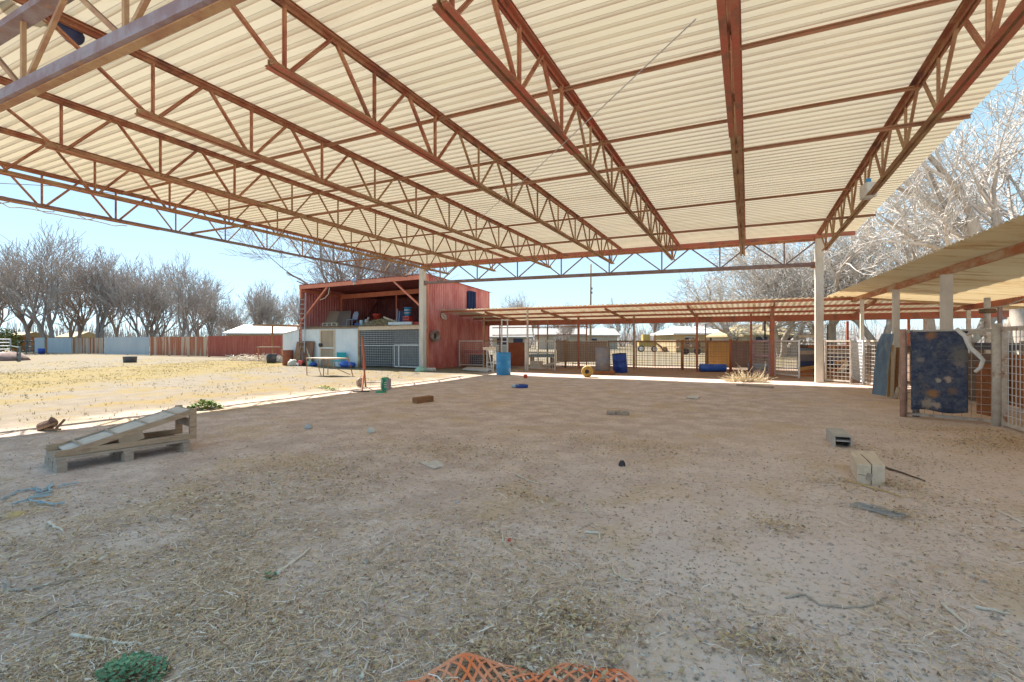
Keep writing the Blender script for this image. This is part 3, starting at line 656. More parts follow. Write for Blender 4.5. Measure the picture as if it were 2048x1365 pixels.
# leaning brown doors
q=atwall(603,.42); p1,p2=PY(586,682.5,q.y),PY(620,682,q.y)
def lean_door(name,label,xa,xb,y,h,lean,m,cat='door'):
    o=Vector(((xa+xb)/2,y,.01)); a=math.asin(lean/h); M=Matrix.Rotation(-a,3,'X'); mb=MB(); t=thing(name,label,cat,o)
    mb.box(o+M@Vector((0,0,h/2)),(xb-xa,.04,h),M=M); mb.build('leaf',m,t)
    mb=MB()
    for zz in(.12,h/2,h-.12): mb.box(o+M@Vector((0,-.03,zz)),(xb-xa-.1,.02,.1),M=M)
    mb.build('rail',m,t); return t
xm=PY(596,700,q.y).x
lean_door('old_door','narrow light brown door leaning between rusty barrel and dark panel',p1.x,xm,q.y-.0,1.38,.28,BROWNWOOD)
lean_door('brown_sheet','wide dark brown panel leaning on the white wall under the ladder',xm+.02,p2.x,q.y+.06,1.40,.25,mat('dark_brown_board',(.17,.085,.055),(.24,.12,.07),2,.8,0,.2,fine=.2),'panel')
a,c=atwall(623,.5),PY(614,693,YB-.12); b=MB(); b.bar(a,c,.10,.04); tag(b.build('leaning_board',PALEWOOD,loc=a),'pale board leaning against the dark brown panel','board')
q=atwall(601,.62); t=thing('hand_trolley','old sack trolley with red base leaning on the dark panel','trolley',q)
b=MB(); b.tube([q+Vector((-.12,.0,.05)),q+Vector((-.2,.15,.75)),q+Vector((-.15,.16,.8))],.02,6); b.tube([q+Vector((.16,.0,.05)),q+Vector((.0,.15,.78))],.02,6); b.build('frame',GREYST,t)
b=MB(); b.box(q+Vector((.05,-.05,.18)),(.34,.10,.3),M=Matrix.Rotation(-.3,3,'X')); b.build('base_plate',REDPL,t,bevel=.03)
for s in(-1,1):
    b=MB(); b.lathe([(0,-.03),(.1,-.03),(.1,.03),(0,.03)],q+Vector((s*.2,0,.1)),14,MX); b.build('wheel',BLACKPL,t)
q=atwall(586,.75); b=MB()
rr=random.Random(9); b.lathe([(0,0),(.26,0),(.28,.12),(.24,.28),(.14,.36),(0,.37)],q,12); b.v=[(x+rr.uniform(-.04,.04),y+rr.uniform(-.04,.04),z+rr.uniform(-.03,.03)) for x,y,z in b.v]; 
tag(b.build('burlap_bundle',ROPEM,loc=q,smooth=True),'beige lumpy bundle on the ground beside the rusty barrel','bundle')
for px_,py_,m,l,r_,h_ in((619,.5,TEALPL,'pale bucket standing behind the scrap table',.15,.3),(596,.75,WHITEPL,'small white jug beside the beige bundle',.07,.18)):
    q=atwall(px_,py_); b=MB(); b.lathe([(0,0),(r_*.85,0),(r_,h_),(r_*.9,h_),(r_*.8,.05),(0,.04)],q,14); tag(b.build('bucket' if r_>.1 else 'jug',m,loc=q,smooth=True),l,'bucket' if r_>.1 else 'jug')
bag('dark_bag','navy bag slumped behind the scrap table',627,.5,.4,.24,NAVYPL,4)
# scrap table
L1,L2,L3,L4=[onground(G(*p)) for p in((614,751),(647,753),(630,748),(656,743))]
cen=(L1+L2)/2+Vector((0,.5,0)); t=thing('scrap_table','rusty folding table frame standing on the sunlit grit','table',Vector((cen.x,cen.y,0)))
zt_=.70; T1,T2=Vector((L1.x-.03,L1.y,zt_)),Vector((L2.x+.02,L2.y,zt_-.01)); bk=Vector((.42,.72,.0))
T3,T4=T2+bk*1.0+Vector((.15,0,0)),T1+bk
b=MB()
for a,c in((T1,T2),(T2,T3),(T3,T4),(T4,T1)): b.bar(a,c,.05,.035)
b.prism([T1+Vector((.0,0,.018)),T2+Vector((0,0,.018)),T3+Vector((0,0,.018)),T4+Vector((0,0,.018))],(0,0,.012)); b.build('tabletop',mat('worn_table',(.52,.43,.33),(.36,.24,.16),6,.7,0,.1),t)
for a,c in((T1,L1),(T2,L2),(T4,onground(T4)),(T3,onground(T3)+Vector((.25,0,0)))):
    b=MB(); b.tube([a,c],.018,6); b.build('leg',RUST,t)
b=MB(); b.tube([(T1+T2)/2+Vector((-.05,.2,0)),Vector(((L1.x+L2.x)/2-.1,L1.y+.2,.35)),Vector(((L1.x+L2.x)/2+.05,L1.y+.2,.02))],.014,6); b.tube([T2+Vector((0,.1,-.2)),T2+Vector((.3,.2,-.33)),T3+Vector((.1,0,-.64))],.016,6); b.build('brace',TANST,t)
# red post stand
q=onground(G(728,778)); pa,pb=onground(G(724,782)),onground(G(731.5,774)); t=thing('post_stand','leaning red oxide steel post on a low two-legged stand in the sun','stand',q)
top=PY(724.5,674,q.y+.1); kn=PY(728.5,740,q.y+.1)
b=MB(); b.bar(top,PY(728,720,q.y+.1),.05,.05,up=(0,1,0)); b.bar(PY(728,720,q.y+.1),kn,.07,.06,up=(0,1,0)); b.build('post',REDST,t)
for e in(pa,pb):
    b=MB(); b.bar(kn,e,.045,.03,up=(0,1,0)); b.build('leg',REDST,t)
g1,g2=onground(G(703,776)),onground(G(757,776)); b=MB(); b.bar(g1+Vector((0,.35,.14)),g2+Vector((0,.35,.14)),.05,.03); b.build('crossbar',PALEPIPE,t)
b=MB(); b.bar(onground(G(706,783.5))+Vector((0,0,.02)),onground(G(739,783.5))+Vector((0,0,.02)),.05,.03); b.build('foot',BLACKPL,t)
for e in(g1,g2):
    b=MB(); b.lathe([(0,-.025),(.14,-.025),(.14,.025),(0,.025)],e+Vector((0,.35,.14)),16,MX); b.build('wheel',OLDWOOD,t)
# green jug
q=onground(G(768,785)); t=thing('green_jug','green plastic pump jug with dark side label, standing at the shadow edge','jug',q)
sc_=.62
b=MB(); b.prism([q+Vector((-.09,0,.05)),q+Vector((.1,0,.05)),q+Vector((.1,0,.36)),q+Vector((.03,0,.41)),q+Vector((-.09,0,.40))],(0,.14,0)); b.build('jug_body',GREENPL,t,bevel=.02)
b=MB(); b.box(q+Vector((.115,.06,.22)),(.03,.15,.30)); b.build('label_panel',mat('grey_label',(.33,.30,.33),(.28,.25,.28),5,.6,0,0),t)
b=MB()
for z in(.15,.21,.27): b.box(q+Vector((.05,-.006,z)),(.10,.008,.022))
b.build('label_stripe',PAPER,t)
b=MB(); b.tube([q+Vector((-.07,-.03,.37)),q+Vector((-.02,-.05,.33)),q+Vector((-.05,-.04,.22)),q+Vector((-.05,-.03,.1))],.026,8); b.build('handle',TEALPL,t,smooth=True)
b=MB(); b.lathe([(0,0),(.15,0),(.13,.04),(0,.05)],q+Vector((-.06,-.06,0)),16); b.build('base',GREENPL,t)
# teal basin and white block at the column foot
q=onground(G(841,743)); b=MB(); b.lathe([(.0,.0),(.29,0),(.24,.12),(.15,.2),(.15,.23),(0,.24)],q,18); tag(b.build('teal_basin',TEALPL,loc=q,smooth=True),'upturned pale teal basin at the foot of the left column','basin')
q=onground(G(862,742)); b=MB(); b.box(q+Vector((0,0,.07)),(.42,.25,.15),rz=.1); tag(b.build('white_block',PAPER,loc=q,bevel=.03),'low white block beside the teal basin','block')
# black tub
q=onground(G(260,725)); k=1344/43./960; b=MB(); r_=.38; b.lathe([(0,0),(r_*.92,0),(r_,.38),(r_*1.04,.40),(r_*.95,.40),(r_*.86,.06),(0,.05)],q,24); tag(b.build('rubber_tub',mat('grey_rubber',(.09,.095,.11),(.13,.13,.15),6,.7,0,.1),loc=q,smooth=True),'dark grey rubber tub alone on the pale far yard','tub')

# ------------------------------------------------------------------ long pen roof behind the shed
def pz(Y): return 2.95-(.35/4.7)*(Y-20.3)
pen=thing('pen_shelter','long low tin pen roof with red beam, running right from the red barn','shelter',(-3,23.5,0))
px0,px1=XR+.08,9.0
b=MB(); o=Vector((px0,20.3,pz(20.3))); v=Vector((0,6.8,pz(27.1)-pz(20.3))); b.corr(o,(1,0,0),v,(0,0,1),px1-px0,v.length,.20,.045,'sine'); b.build('roof',PENTIN,pen)
for Y in(20.5,22.2,23.7):
    b=MB(); b.bar((px0,Y,pz(Y)-.045),(px1,Y,pz(Y)-.045),.06,.09); b.build('purlin',REDST,pen)
b=MB(); b.bar((px0,25.0,pz(25)-.15),(px1,25.0,pz(25)-.15),.08,.26); b.build('beam',REDST,pen)
b=MB(); b.bar((px0,26.9,pz(26.9)-.05),(px1,26.9,pz(26.9)-.05),.05,.09); b.build('purlin',RUST,pen)
for X in(-11.6,-8.6,-5.6,-2.2,.9,4.0,7.0):
    b=MB(); b.bar((X,20.6,pz(20.6)-.12),(X,25.0,pz(25)-.12),.06,.10); b.build('rafter',RUST,pen)
for px_,py_,s_,m in((968,737,.06,TANST),(1055,742,.07,PALEPIPE),(1157,737,.09,REDST),(1268,740,.08,TANST),(1394,743.5,.09,REDST),(1545,753,.13,REDST),(1095,733,.06,TANST),(1310,733,.05,RUST),(1411,734,.06,RUST),(1530,740,.07,BLACKPL),(1541,743,.08,RUST),(1695,741,.10,REDST),(1655,737,.06,BLACKPL)):
    q=onground(G(px_,py_)); b=MB(); b.box((q.x,q.y,(pz(q.y)-.08)/2),(s_,s_,pz(q.y)-.08)); b.build('post',m,pen)
# ------------------------------------------------------------------ side pen roof along the right
side=thing('side_shelter','rust-streaked tin side roof on pale posts along the right edge','shelter',(5.5,11,0))
e0=PX(1653,594,2.62); e0=Vector((2.60,20.9,3.02)); e1=Vector((3.62,1.0,3.05)); dn=Vector((.9995,.03,-.115))
L=(e1-e0).length; b=MB(); b.corr(e0,(e1-e0),dn,(0,0,1),L,5.2,.15,.03,'sine'); b.build('roof',SIDETIN,side)
def sbeam(y): 
    t_=(20.9-y)/19.9; q=e0.lerp(e1,t_)+dn*.72; return q-Vector((0,0,.09))
b=MB(); b.bar(sbeam(20.6),sbeam(1.2),.09,.15); b.build('eave_beam',mat('peeling_rust_beam',(.42,.15,.06),(.52,.38,.24),5,.8,0,.2,stretch=(1,.35,1),c3=(.30,.10,.05),fine=.2),side)
b=MB(); b.bar(Vector((6.5,21,2.55)),Vector((7.1,1.5,2.55)),.10,.26); b.build('beam',REDST,side)
for y,s_,m in((19.4,.10,COLPAINT),(16.1,.14,COLPAINT),(13.0,.17,COLPAINT)):
    q=sbeam(y); b=MB(); b.box((q.x,q.y,(q.z-.07)/2),(s_,s_,q.z-.07)); b.build('post',m,side)
for px_,X,s_,m in((1895+160,6.55,.1,PALEPIPE),(1850,6.6,.10,PALEPIPE),(1937,6.7,.10,PALEPIPE),(1975,5.2,.09,PALEPIPE),(2000,6.8,.09,GREYST),(1817,6.45,.10,REDST)):
    k=(px_-CXP)/FPX; w=X/(k*CT-ST); Yp=w*(k*ST+CT); b=MB(); b.box((X,Yp,1.2),(s_,s_,2.5)); b.build('post',m,side)

# ------------------------------------------------------------------ pens: wire panels, gates
FH=1.40
GRP='wire pen panels and gates around the animal pens'
def wire_panel(name,label,p,q,z0=.06,z1=FH,fr=.045,frm=PALEPIPE,wm=WIRE,sx=.12,sz=.12,wr=.015,mid=None,cat='panel',zoff=None,diag=False):
    p=onground(p); q=onground(q); c=(p+q)/2; t=thing(name,label,cat,Vector((c.x,c.y,c.z)),GRP)
    d=(q-p).normalized(); b=MB()
    for e in(p,q): b.bar((e.x,e.y,e.z),(e.x,e.y,z1+.03),fr,fr)
    b.bar((p.x,p.y,z1),(q.x,q.y,z1),fr,fr); b.bar((p.x,p.y,z0),(q.x,q.y,z0),fr*.8,fr*.8)
    if mid: b.bar((p.x,p.y,mid),(q.x,q.y,mid),fr*.8,fr*.9)
    b.build('frame',frm,t)
    b=MB(); mesh_lines(b,p+d*.03,q-d*.03,z0+.02,z1-.02,sx,sz,wr); b.build('mesh',wm,t)
    return t
wire_panel('wire_fence','rusty wire panel with tan top rail beside the red barn wall',G(889,733),G(919,733.5),frm=TANST,wm=WIRE)
wire_panel('wire_gate','white framed wire gate before a pink rail, near the barn',G(919,733.5),G(967,734.5),.12,FH,.055,WHITEGATE,WIRE,.11,.11,.016,cat='gate')
wire_panel('wire_fence','dark wire panel behind the white trestle',G(968,734.5),G(1003,735),frm=TANST,wm=WIRE)
wire_panel('wire_gate','cream framed gate with white middle bar right of the blue barrel',G(1056,739),G(1110,741.5),.1,FH,.06,PALEPIPE,WIRE,.12,.12,.014,mid=.86,cat='gate')
wire_panel('wire_fence','narrow wire panel between cream gate and yellowish post',G(1111,737),G(1131,735.5),frm=TANST,wm=WIRE)
wire_panel('wire_fence','wide wire panel in front of grey boards, behind the dusty drum',G(1131,735.5),G(1215,735),frm=PALEPIPE,wm=WIRE)
wire_panel('wire_fence','thin see-through wire panel right of the navy drum',G(1217,736),G(1267,737),frm=DARKWIRE,wm=DARKWIRE,wr=.012,sx=.14)
wire_panel('wire_gate','dark thin framed gate with the sunny field behind',G(1272,737.5),G(1363,740),frm=RUST,wm=DARKWIRE,wr=.012,sx=.13,cat='gate')
wire_panel('wire_fence','open wire panel left of the yellow tan boards',G(1366,740),G(1413,741),frm=TANST,wm=DARKWIRE,wr=.013)
wire_panel('wire_fence','rusty wire panel in front of the yellow tan boards',G(1415,741),G(1460,743),frm=REDST,wm=DARKWIRE,wr=.013)
wire_panel('wire_gate','tan framed wire gate with a crossbar above the dry brush',G(1463,743.5),G(1500,747),frm=TANST,wm=DARKWIRE,wr=.011,cat='gate')
wire_panel('wire_gate','wire gate in a purple painted frame beside the thick red post',G(1504,747),G(1540,752),.14,FH,.085,mat('purple_grey_frame',(.36,.22,.26),(.42,.33,.40),5,.6,0,.1),WIRE,.11,.12,.014,mid=.8,cat='gate')
wire_panel('wire_gate','white wire gate swung open toward the yard',G(1550,751.5),G(1598,757),.10,FH,.06,WHITEGATE,WIRE,.10,.11,.016,cat='gate')
wire_panel('wire_gate','wire gate in front of the woodpile, right of the square wooden column',G(1651,764),G(1702,768),.08,FH,.055,PALEPIPE,WIRE,.13,.13,.016,cat='gate')
wire_panel('wire_fence','bright white wire panel left of the grey slate-blue mat',G(1703,760),G(1727,769),.08,FH,.05,WHITEGATE,WHITEGATE,.10,.11,.015)
wire_panel('wire_fence','low wire panel between the pale post and hanging slate mat',G(1729,769),G(1772,778),.08,FH,.05,PALEPIPE,WIRE,.12,.12,.015)
wire_panel('wire_fence','wire panel hung with the big blue grey carpet',G(1810,832),G(1988,848),.05,1.58,.05,PALEPIPE,WIRE,.12,.12,.008)
gp=G(1995,850)
wire_panel('wire_gate','large white wire gate at the right edge, standing on the leaf litter',gp+Vector((.04,-.1,0)),gp+Vector((.12,-2.6,0)),.05,1.60,.07,PALEPIPE,WHITEGATE,.115,.115,.010,cat='gate')
def post(label,px_,py_,h,r,m,name='fence_post'):
    q=onground(G(px_,py_)); b=MB(); b.tube([q-Vector((0,0,.03)),q+Vector((.01,0,h*.5)),q+Vector((0,0,h))],r,10); return tag(b.build(name,m,loc=q,smooth=True),label,'post','free-standing pen posts')
post('flaking white and rust pipe gatepost between carpet and white gate',1993,851,1.70,.062,PALEPIPE)
post('pinkish rusty pipe post left of the blue grey carpet',1806,833,1.62,.05,mat('pink_rust_pipe',(.48,.30,.24),(.36,.22,.18),8,.7,0,.2,c3=(.22,.11,.08),fine=.2))
post('mottled yellowish post between two wire panels behind the dusty drum',1131,736,1.45,.055,TANST)
post('white streaked post where the cream gate hinges',1051,743,1.48,.05,PALEPIPE)
post('dark rusty post right of the thin framed gate',1365,741,1.45,.05,RUST)
post('rusty post beside the tan framed gate above the brush',1461,744,1.5,.06,REDST)
post('thin red post left of the purple framed gate',1502,748,2.55,.04,REDST)
# upper pen rails behind
t=thing('pipe_rail_fence','tall thin dark pipe rails at the back of the pens beside the barn','fence',(-10,25.5,0))
b=MB()
for z in(1.75,2.2): b.tube([(XR+.3,25.6,z),(-8.0,25.6,z)],.028,6)
b.build('rail',RUST,t)
for x in(-13.4,-10.9,-8.0):
    b=MB(); b.tube([(x,25.6,0),(x,25.6,2.35)],.04,6); b.build('post',RUST,t)
# back fence of the pens with low wire
wire_panel('wire_fence','long thin wire fence along the back of the pens',Vector((-9,26.2,0)),Vector((6,26.2,0)),.1,1.35,.04,TANST,DARKWIRE,.3,.25,.012)
# boards closing the pens
def board(name,label,a,bb,z0,z1,m,cat='board',th=.03):
    a=onground(a); bb=onground(bb); mb=MB(); mb.bar((a.x,a.y,(z0+z1)/2),(bb.x,bb.y,(z0+z1)/2),th,z1-z0); c=(a+bb)/2
    return tag(mb.build(name,m,loc=(c.x,c.y,0)),label,cat)
board('rusty_sheet','dark rust red steel panel standing behind the blue barrel',G(1017,735),G(1050,735.5),.08,1.32,mat('deep_rust_sheet',(.24,.06,.03),(.30,.09,.04),2.5,.8,0,.1,fine=.15),'panel')
board('pen_boarding','row of grey brown boards closing the pen behind the dusty drum',G(1113,732),G(1218,731.5),.22,1.42,mat('grey_pen_board',(.36,.29,.24),(.28,.22,.19),2,.9,0,.2,stretch=(6,6,.6),fine=.15),'wall')
board('pen_boarding','yellow tan boards closing the pen left of the purple gate',G(1417,735),G(1459,736),.06,1.42,mat('yellow_tan_board',(.50,.30,.09),(.42,.25,.09),2,.9,0,.2,stretch=(5,5,.5),fine=.12),'wall')
board('pen_boarding','purple brown boards behind the tan framed gate',G(1462,736),G(1540,738),.04,1.40,mat('purple_brown_board',(.22,.16,.16),(.15,.11,.12),2,.9,0,.2,stretch=(6,6,.5),fine=.15),'wall')
board('pen_boarding','dark weathered boards along the side pen behind the big carpet',Vector((4.55,19.5,0)),Vector((4.75,13.6,0)),.03,1.12,mat('dark_weathered_board',(.20,.14,.10),(.14,.10,.08),2,.9,0,.2,stretch=(5,.5,5),fine=.2),'wall')
board('pen_boarding','orange earth-stained boards behind the large white gate',Vector((4.9,15.5,0)),Vector((5.3,3.5,0)),.05,1.12,REDWOOD,'wall')
board('pen_boarding','orange brown board between the carpet and the gatepost',G(1955,838),G(1990,846),.1,1.0,REDWOOD,'board')
t=thing('board_fence','dark slatted rail fence behind the large white gate','fence',(5.1,9,0))
b=MB(); a,c=Vector((4.96,15.5,1.28)),Vector((5.36,3.5,1.28)); b.bar(a,c,.03,.16)
b.build('top_board',mat('dark_grey_slat',(.09,.10,.13),(.13,.13,.16),4,.8,0,.1),t)
for k in range(12):
    b=MB(); q=a.lerp(c,k/11); b.box((q.x-.04,q.y,.7),(.05,.1,1.4)); b.build('post',OLDWOOD,t)
board('pen_boarding','added dark brown board for the dim pen interior behind the woodpile',Vector((2.05,25.6,0)),Vector((9.2,25.2,0)),.02,1.22,mat('dim_interior_board',(.12,.075,.055),(.17,.11,.08),2,.9,0,.2,stretch=(6,6,.5)),'wall')  # added board, stands in for the dark interior behind the planks
# pink rail, trestles, frames
q=onground(G(945,734)); a_,c_=G(921,732.5),G(968,733.5); t=thing('pink_feed_trough','pink feed trough on tan legs behind the white framed gate','trough',q)
b=MB(); b.bar(a_+Vector((0,.4,.80)),c_+Vector((0,.4,.80)),.35,.14); b.build('trough_body',mat('pink_paint',(.55,.13,.17),(.45,.10,.14),4,.6,0,.1),t)
for e in(a_,c_):
    b=MB(); b.bar(e+Vector((0,.4,0)),e+Vector((0,.4,.85)),.1,.1); b.build('leg',TANST,t)
board('slatted_bin','dark blue low boards behind the white framed gate',G(922,731),G(985,731.5),.05,.62,COBALT,'bin')
q=onground(G(979,744.5)); t=thing('white_trestle','white steel sawhorse with a tan top beam left of the blue barrel','trestle',q)
b=MB(); b.bar(PW(966,697,21.2),PW(992,697,21.2),.10,.11); b.build('top_beam',PALEWOOD,t)
for px_ in(974,986.5):
    for dy in(0,.5):
        e=onground(G(px_,745)); b=MB(); b.bar(e+Vector((0,dy,0)),PW(px_,699,21.3)+Vector((0,dy*.3,0)),.035,.035); b.build('leg',WHITEGATE,t)
for z in(.45,.28,.12):
    b=MB(); b.bar(onground(G(974,745))+Vector((0,0,z)),onground(G(986.5,745))+Vector((0,0,z)),.025,.025); b.build('crossbar',WHITEGATE,t)
q=onground(G(1009,738)); t=thing('steel_stand','tall narrow white steel frame standing behind the blue barrel','frame',q)
for px_ in(1003.5,1015):
    e=onground(G(px_,738)); b=MB(); b.bar(e,PW(px_,638,24.0),.05,.05); b.build('upright',WHITEGATE,t)
for py_ in(640,683):
    b=MB(); b.bar(PW(1003,py_,24),PW(1015.5,py_,24),.05,.05); b.build('crossbar',WHITEGATE,t)
# barrels
drum('blue_barrel','bright blue plastic barrel standing in front of the white trestle',onground(G(1007,750)),.292,.91,BLUEPL)
# pedestal of planks under the dusty drum
q=onground(G(1203,748)); t=thing('plank_stand','orange brown plank base under the dusty drum','planks',q)
b=MB(); b.box(q+Vector((.05,.1,.07)),(.95,.6,.10),rz=.2); b.build('top_plank',REDWOOD,t); b=MB(); b.box(q+Vector((-.2,.1,.015)),(.15,.7,.05),rz=.2); b.box(q+Vector((.3,.2,.015)),(.15,.7,.05),rz=.2); b.build('runner',BROWNWOOD,t)
qd=q+Vector((0,.22,.12)); drum('dusty_drum','dusty grey blue plastic drum standing on the plank base',qd,.315,1.0,GREYDRUM,open_top=True)
qn=onground(G(1241,745)); drum('navy_drum','navy blue open drum with scuffed white mark, leaning slightly',qn,.31,.84,NAVYPL,BLACKPL,True,Matrix.Rotation(-.06,3,'Y')@Matrix.Rotation(.04,3,'X'))
b=MB(); tm=qn-Vector((0,.325,0)); 
for (dx,z,w,h) in((-.02,.60,.26,.05),(.0,.48,.20,.05),(.06,.52,.06,.06),(-.09,.45,.10,.035)):
    pts=[]
    for k in range(5):
        a=-math.pi/2-.45+(dx+w*(k/4-.5))/.31
        pts.append(qn+Vector((math.cos(a)*.322,math.sin(a)*.322,z)))
    for k in range(4): b.bar(pts[k],pts[k+1],.006,h)
so=[o for o in bpy.data.objects if o.name.startswith('navy_drum')][0]
b.build('scuff_mark',PAPER,so)
q=onground(G(1173,754)); t=thing('yellow_reel','yellow hollow plastic reel lying on its side by the plank base','reel',q)
cq=q+Vector((0,.1,.22)); Mx=Matrix.Rotation(R(90),3,'X')@Matrix.Rotation(.25,3,'Y')
b=MB(); b.lathe([(.085,-.20),(.20,-.20),(.225,-.16),(.225,.10),(.2,.20),(.085,.20),(.085,-.20)],cq,26,Mx); b.build('reel_body',YELLOW,t,smooth=True)
b=MB(); b.lathe([(.0,.16),(.084,.16),(.084,-.10)],cq,16,Mx); b.build('hub',BLACKPL,t)
# blue cylinder lying, pale barrel lying
def lying(name,label,a,c,r,m,cat='barrel'):
    t=thing(name,label,cat,onground((a+c)/2)); d=(c-a); L=d.length; d/=L; n=Vector((0,0,1)).cross(d); M=Matrix((n,d.cross(n),d)).transposed()
    b=MB(); b.lathe([(0,0),(r*.95,0),(r,.03),(r,.3*L),(r*1.03,.33*L),(r,.36*L),(r,.63*L),(r*1.03,.66*L),(r,.69*L),(r,L-.03),(r*.95,L),(0,L-.03)],Vector((a.x,a.y,gh(a.x,a.y)+r)),22,M); b.build('barrel_body',m,t,smooth=True)
    b=MB(); b.lathe([(r*.78,L-.015),(r*1.0,L-.01),(r*1.0,L+.02),(r*.78,L+.02),(r*.78,L-.015)],Vector((a.x,a.y,gh(a.x,a.y)+r)),22,M); b.build('rim',m,t)
lying('fallen_barrel','royal blue plastic barrel lying on its side before the tan boards',G(1399,744)+Vector((0,.2,0)),G(1449,744)+Vector((0,.2,0)),.175,mat('royal_blue_plastic',(.03,.10,.50),(.04,.14,.56),3,.45,0,.03,fine=.1))
lying('fallen_barrel','dull pale blue barrel lying behind the tan framed gate',G(1496,741),G(1536,742),.17,mat('dull_blue_plastic',(.22,.33,.50),(.18,.27,.42),4,.5,0,.03))
# bench with blue tray, box behind cream gate
q=onground(G(1085,737)); t=thing('blue_bench','weathered teal blue bench behind the cream framed gate','bench',q)
b=MB(); b.bar(G(1060,735)+Vector((0,0,.62)),G(1108,736)+Vector((0,0,.66)),.35,.18); b.build('seat',mat('teal_grey_paint',(.13,.28,.36),(.10,.2,.27),4,.7,0,.1),t)
for e in(1064,1104):
    b=MB(); b.bar(G(e,735.5),G(e,735.5)+Vector((0,0,.55)),.08,.2); b.build('leg',BROWNWOOD,t)
q=onground(G(1068,738)); b=MB(); b.box(q+Vector((.1,.1,.2)),(.55,.4,.40)); tag(b.build('wooden_box',PALEWOOD,loc=q,bevel=.01),'tan wooden box under the teal blue bench','box')
q=onground(G(1095,738)); b=MB(); b.bar(q+Vector((-.5,0,.1)),q+Vector((.6,.1,.38)),.05,.1); tag(b.build('loose_plank',PALEWOOD,loc=q),'pale plank propped up right of the tan wooden box','plank')
# woodpile
wr_=random.Random(21)
def plank(label,a,c,w,h,m,name='plank'):
    b=MB(); b.bar(a,c,w,h); return tag(b.build(name,m,loc=(a+c)/2),label,'plank','planks of the woodpile in the right pen')
base=[(1600,735),(1700,737)]
def pp(label,a,c,h,m,w0=20.6,w1=20.0,th=.14):
    plank(label,PW(*a,w0),PW(*c,w1),th,h,m)
pp('tan rail across the top of the woodpile left of the column',(1598,673),(1640,672),.10,PALEWOOD,21.4,21.2)
pp('long grey weathered plank at mid height of the woodpile',(1597,705),(1703,704),.16,OLDWOOD)
pp('dark slate grey board under the long grey plank',(1597,715.5),(1703,714),.27,mat('slate_grey_board',(.18,.16,.18),(.24,.21,.21),3,.9,0,.2),21,20.4)
pp('dark blue grey board below the slate one in the woodpile',(1597,727),(1700,726),.20,COBALT,21.2,20.6)
pp('thin slate blue board above the long grey plank',(1598,699),(1634,698.5),.09,SLATE,20.9,20.7)
pp('short orange board near the top left of the woodpile',(1616,693.5),(1636,694),.10,REDWOOD,20.8,20.6)
pp('light tan beam sloping up across the woodpile toward the column',(1596,739),(1645,732),.13,mat('ochre_beam',(.56,.34,.13),(.48,.28,.1),4,.8,0,.1),20.2,19.8)
pp('orange board low in the woodpile left of the column',(1598,744),(1650,741.5),.10,REDWOOD,20,19.6)
pp('red brown board poking out left of the column',(1600,750),(1628,752),.08,REDWOOD,19,18.9)
pp('long rust red board near the top of the woodpile behind the gate',(1652,693),(1700,692),.13,REDST,20.4,20)
pp('short tan stub hanging below the rust red board',(1664,692),(1670,702),.06,mat('ochre_board',(.50,.27,.08),(.42,.2,.06),4,.8,0,.1),19.9,19.8)
pp('orange brown board higher in the woodpile behind the gate',(1670,727),(1695,720),.12,mat('fresh_board',(.56,.30,.09),(.48,.24,.08),4,.8,0,.1),19.4,19.2)
pp('bright orange board sloping up in the woodpile behind the gate',(1654,744),(1694,733),.13,REDWOOD,19.2,18.8)
pp('short tan board standing askew on the woodpile',(1681,743),(1693,727),.13,PALEWOOD,18.6,18.8)
pp('low orange board at the foot of the woodpile behind the gate',(1654,755),(1688,757),.09,REDWOOD,18.5,18.2)
pp('dark brown board lying at the right of the woodpile',(1664,749),(1704,747),.10,BROWNWOOD,18.9,18.5)
# slate mat, leaning timbers, carpet, hook
mx0,mx1=G(1757,795),G(1775,797)
t0_=PW(1763,668,11.9); 
def draped(name,label,tl,tr,drop,m,cat,over=.25,sag=.0,th=.018,backedge=None):
    b=MB(); tl=Vector(tl);tr=Vector(tr); n=14; k=18; u=(tr-tl); nrm=u.cross(Vector((0,0,1))).normalized(); vs=[]
    for j in range(k+1):
        s_=j/k*(drop+over)
        for i in range(n+1):
            p=tl+u*(i/n)
            if s_<over: q=p-nrm*.05*(1)+Vector((0,0,-(over-s_)))
            else:
                q=p+nrm*(.04+.012*math.sin(i*.9+1)*(s_-over)+.02*(s_-over))+Vector((0,0,-(s_-over)))+Vector((0,0,.02*math.sin(i*.5)))*((s_-over)/drop)
            vs.append(q)
    b.add(vs,[(j*(n+1)+i,j*(n+1)+i+1,(j+1)*(n+1)+i+1,(j+1)*(n+1)+i) for j in range(k) for i in range(n)])
    c=(tl+tr)/2; return tag(b.build(name,m,loc=(c.x,c.y,0),smooth=True,solid=th),label,cat)
tl=PW(1760,667,12.0); tr=PW(1785,666,11.5)
b=MB(); P_=[PW(1763,668,11.9),PW(1786,667,11.6),PW(1779,690,11.6),PW(1776,720,11.7),PW(1770,792,11.6),PW(1744,788,11.9),PW(1750,720,11.9),PW(1753,690,11.9)]
b.prism(P_,Vector((.02,-.03,0))); c=onground(G(1757,790)); tag(b.build('slate_mat',SLATE,loc=c),'long slate blue strip of mat hanging over the fence post','mat')
for (a,e,w,m,l) in(((1777,793),(1782,690),.10,mat('yellow_stud',(.58,.44,.22),(.5,.37,.18),4,.8,0,.1),'yellow tan stud leaning beside the slate strip'),((1784,795),(1787,693),.07,PALEWOOD,'pale pinkish stud leaning right of the yellow one'),((1791,795),(1796,695),.06,BROWNWOOD,'dark thin stud leaning third from the slate strip')):
    q=onground(G(*a)); b=MB(); b.bar(q,PW(*e,12.0),w,.06); tag(b.build('leaning_stud',m,loc=q),l,'timber','timbers leaning by the slate mat')
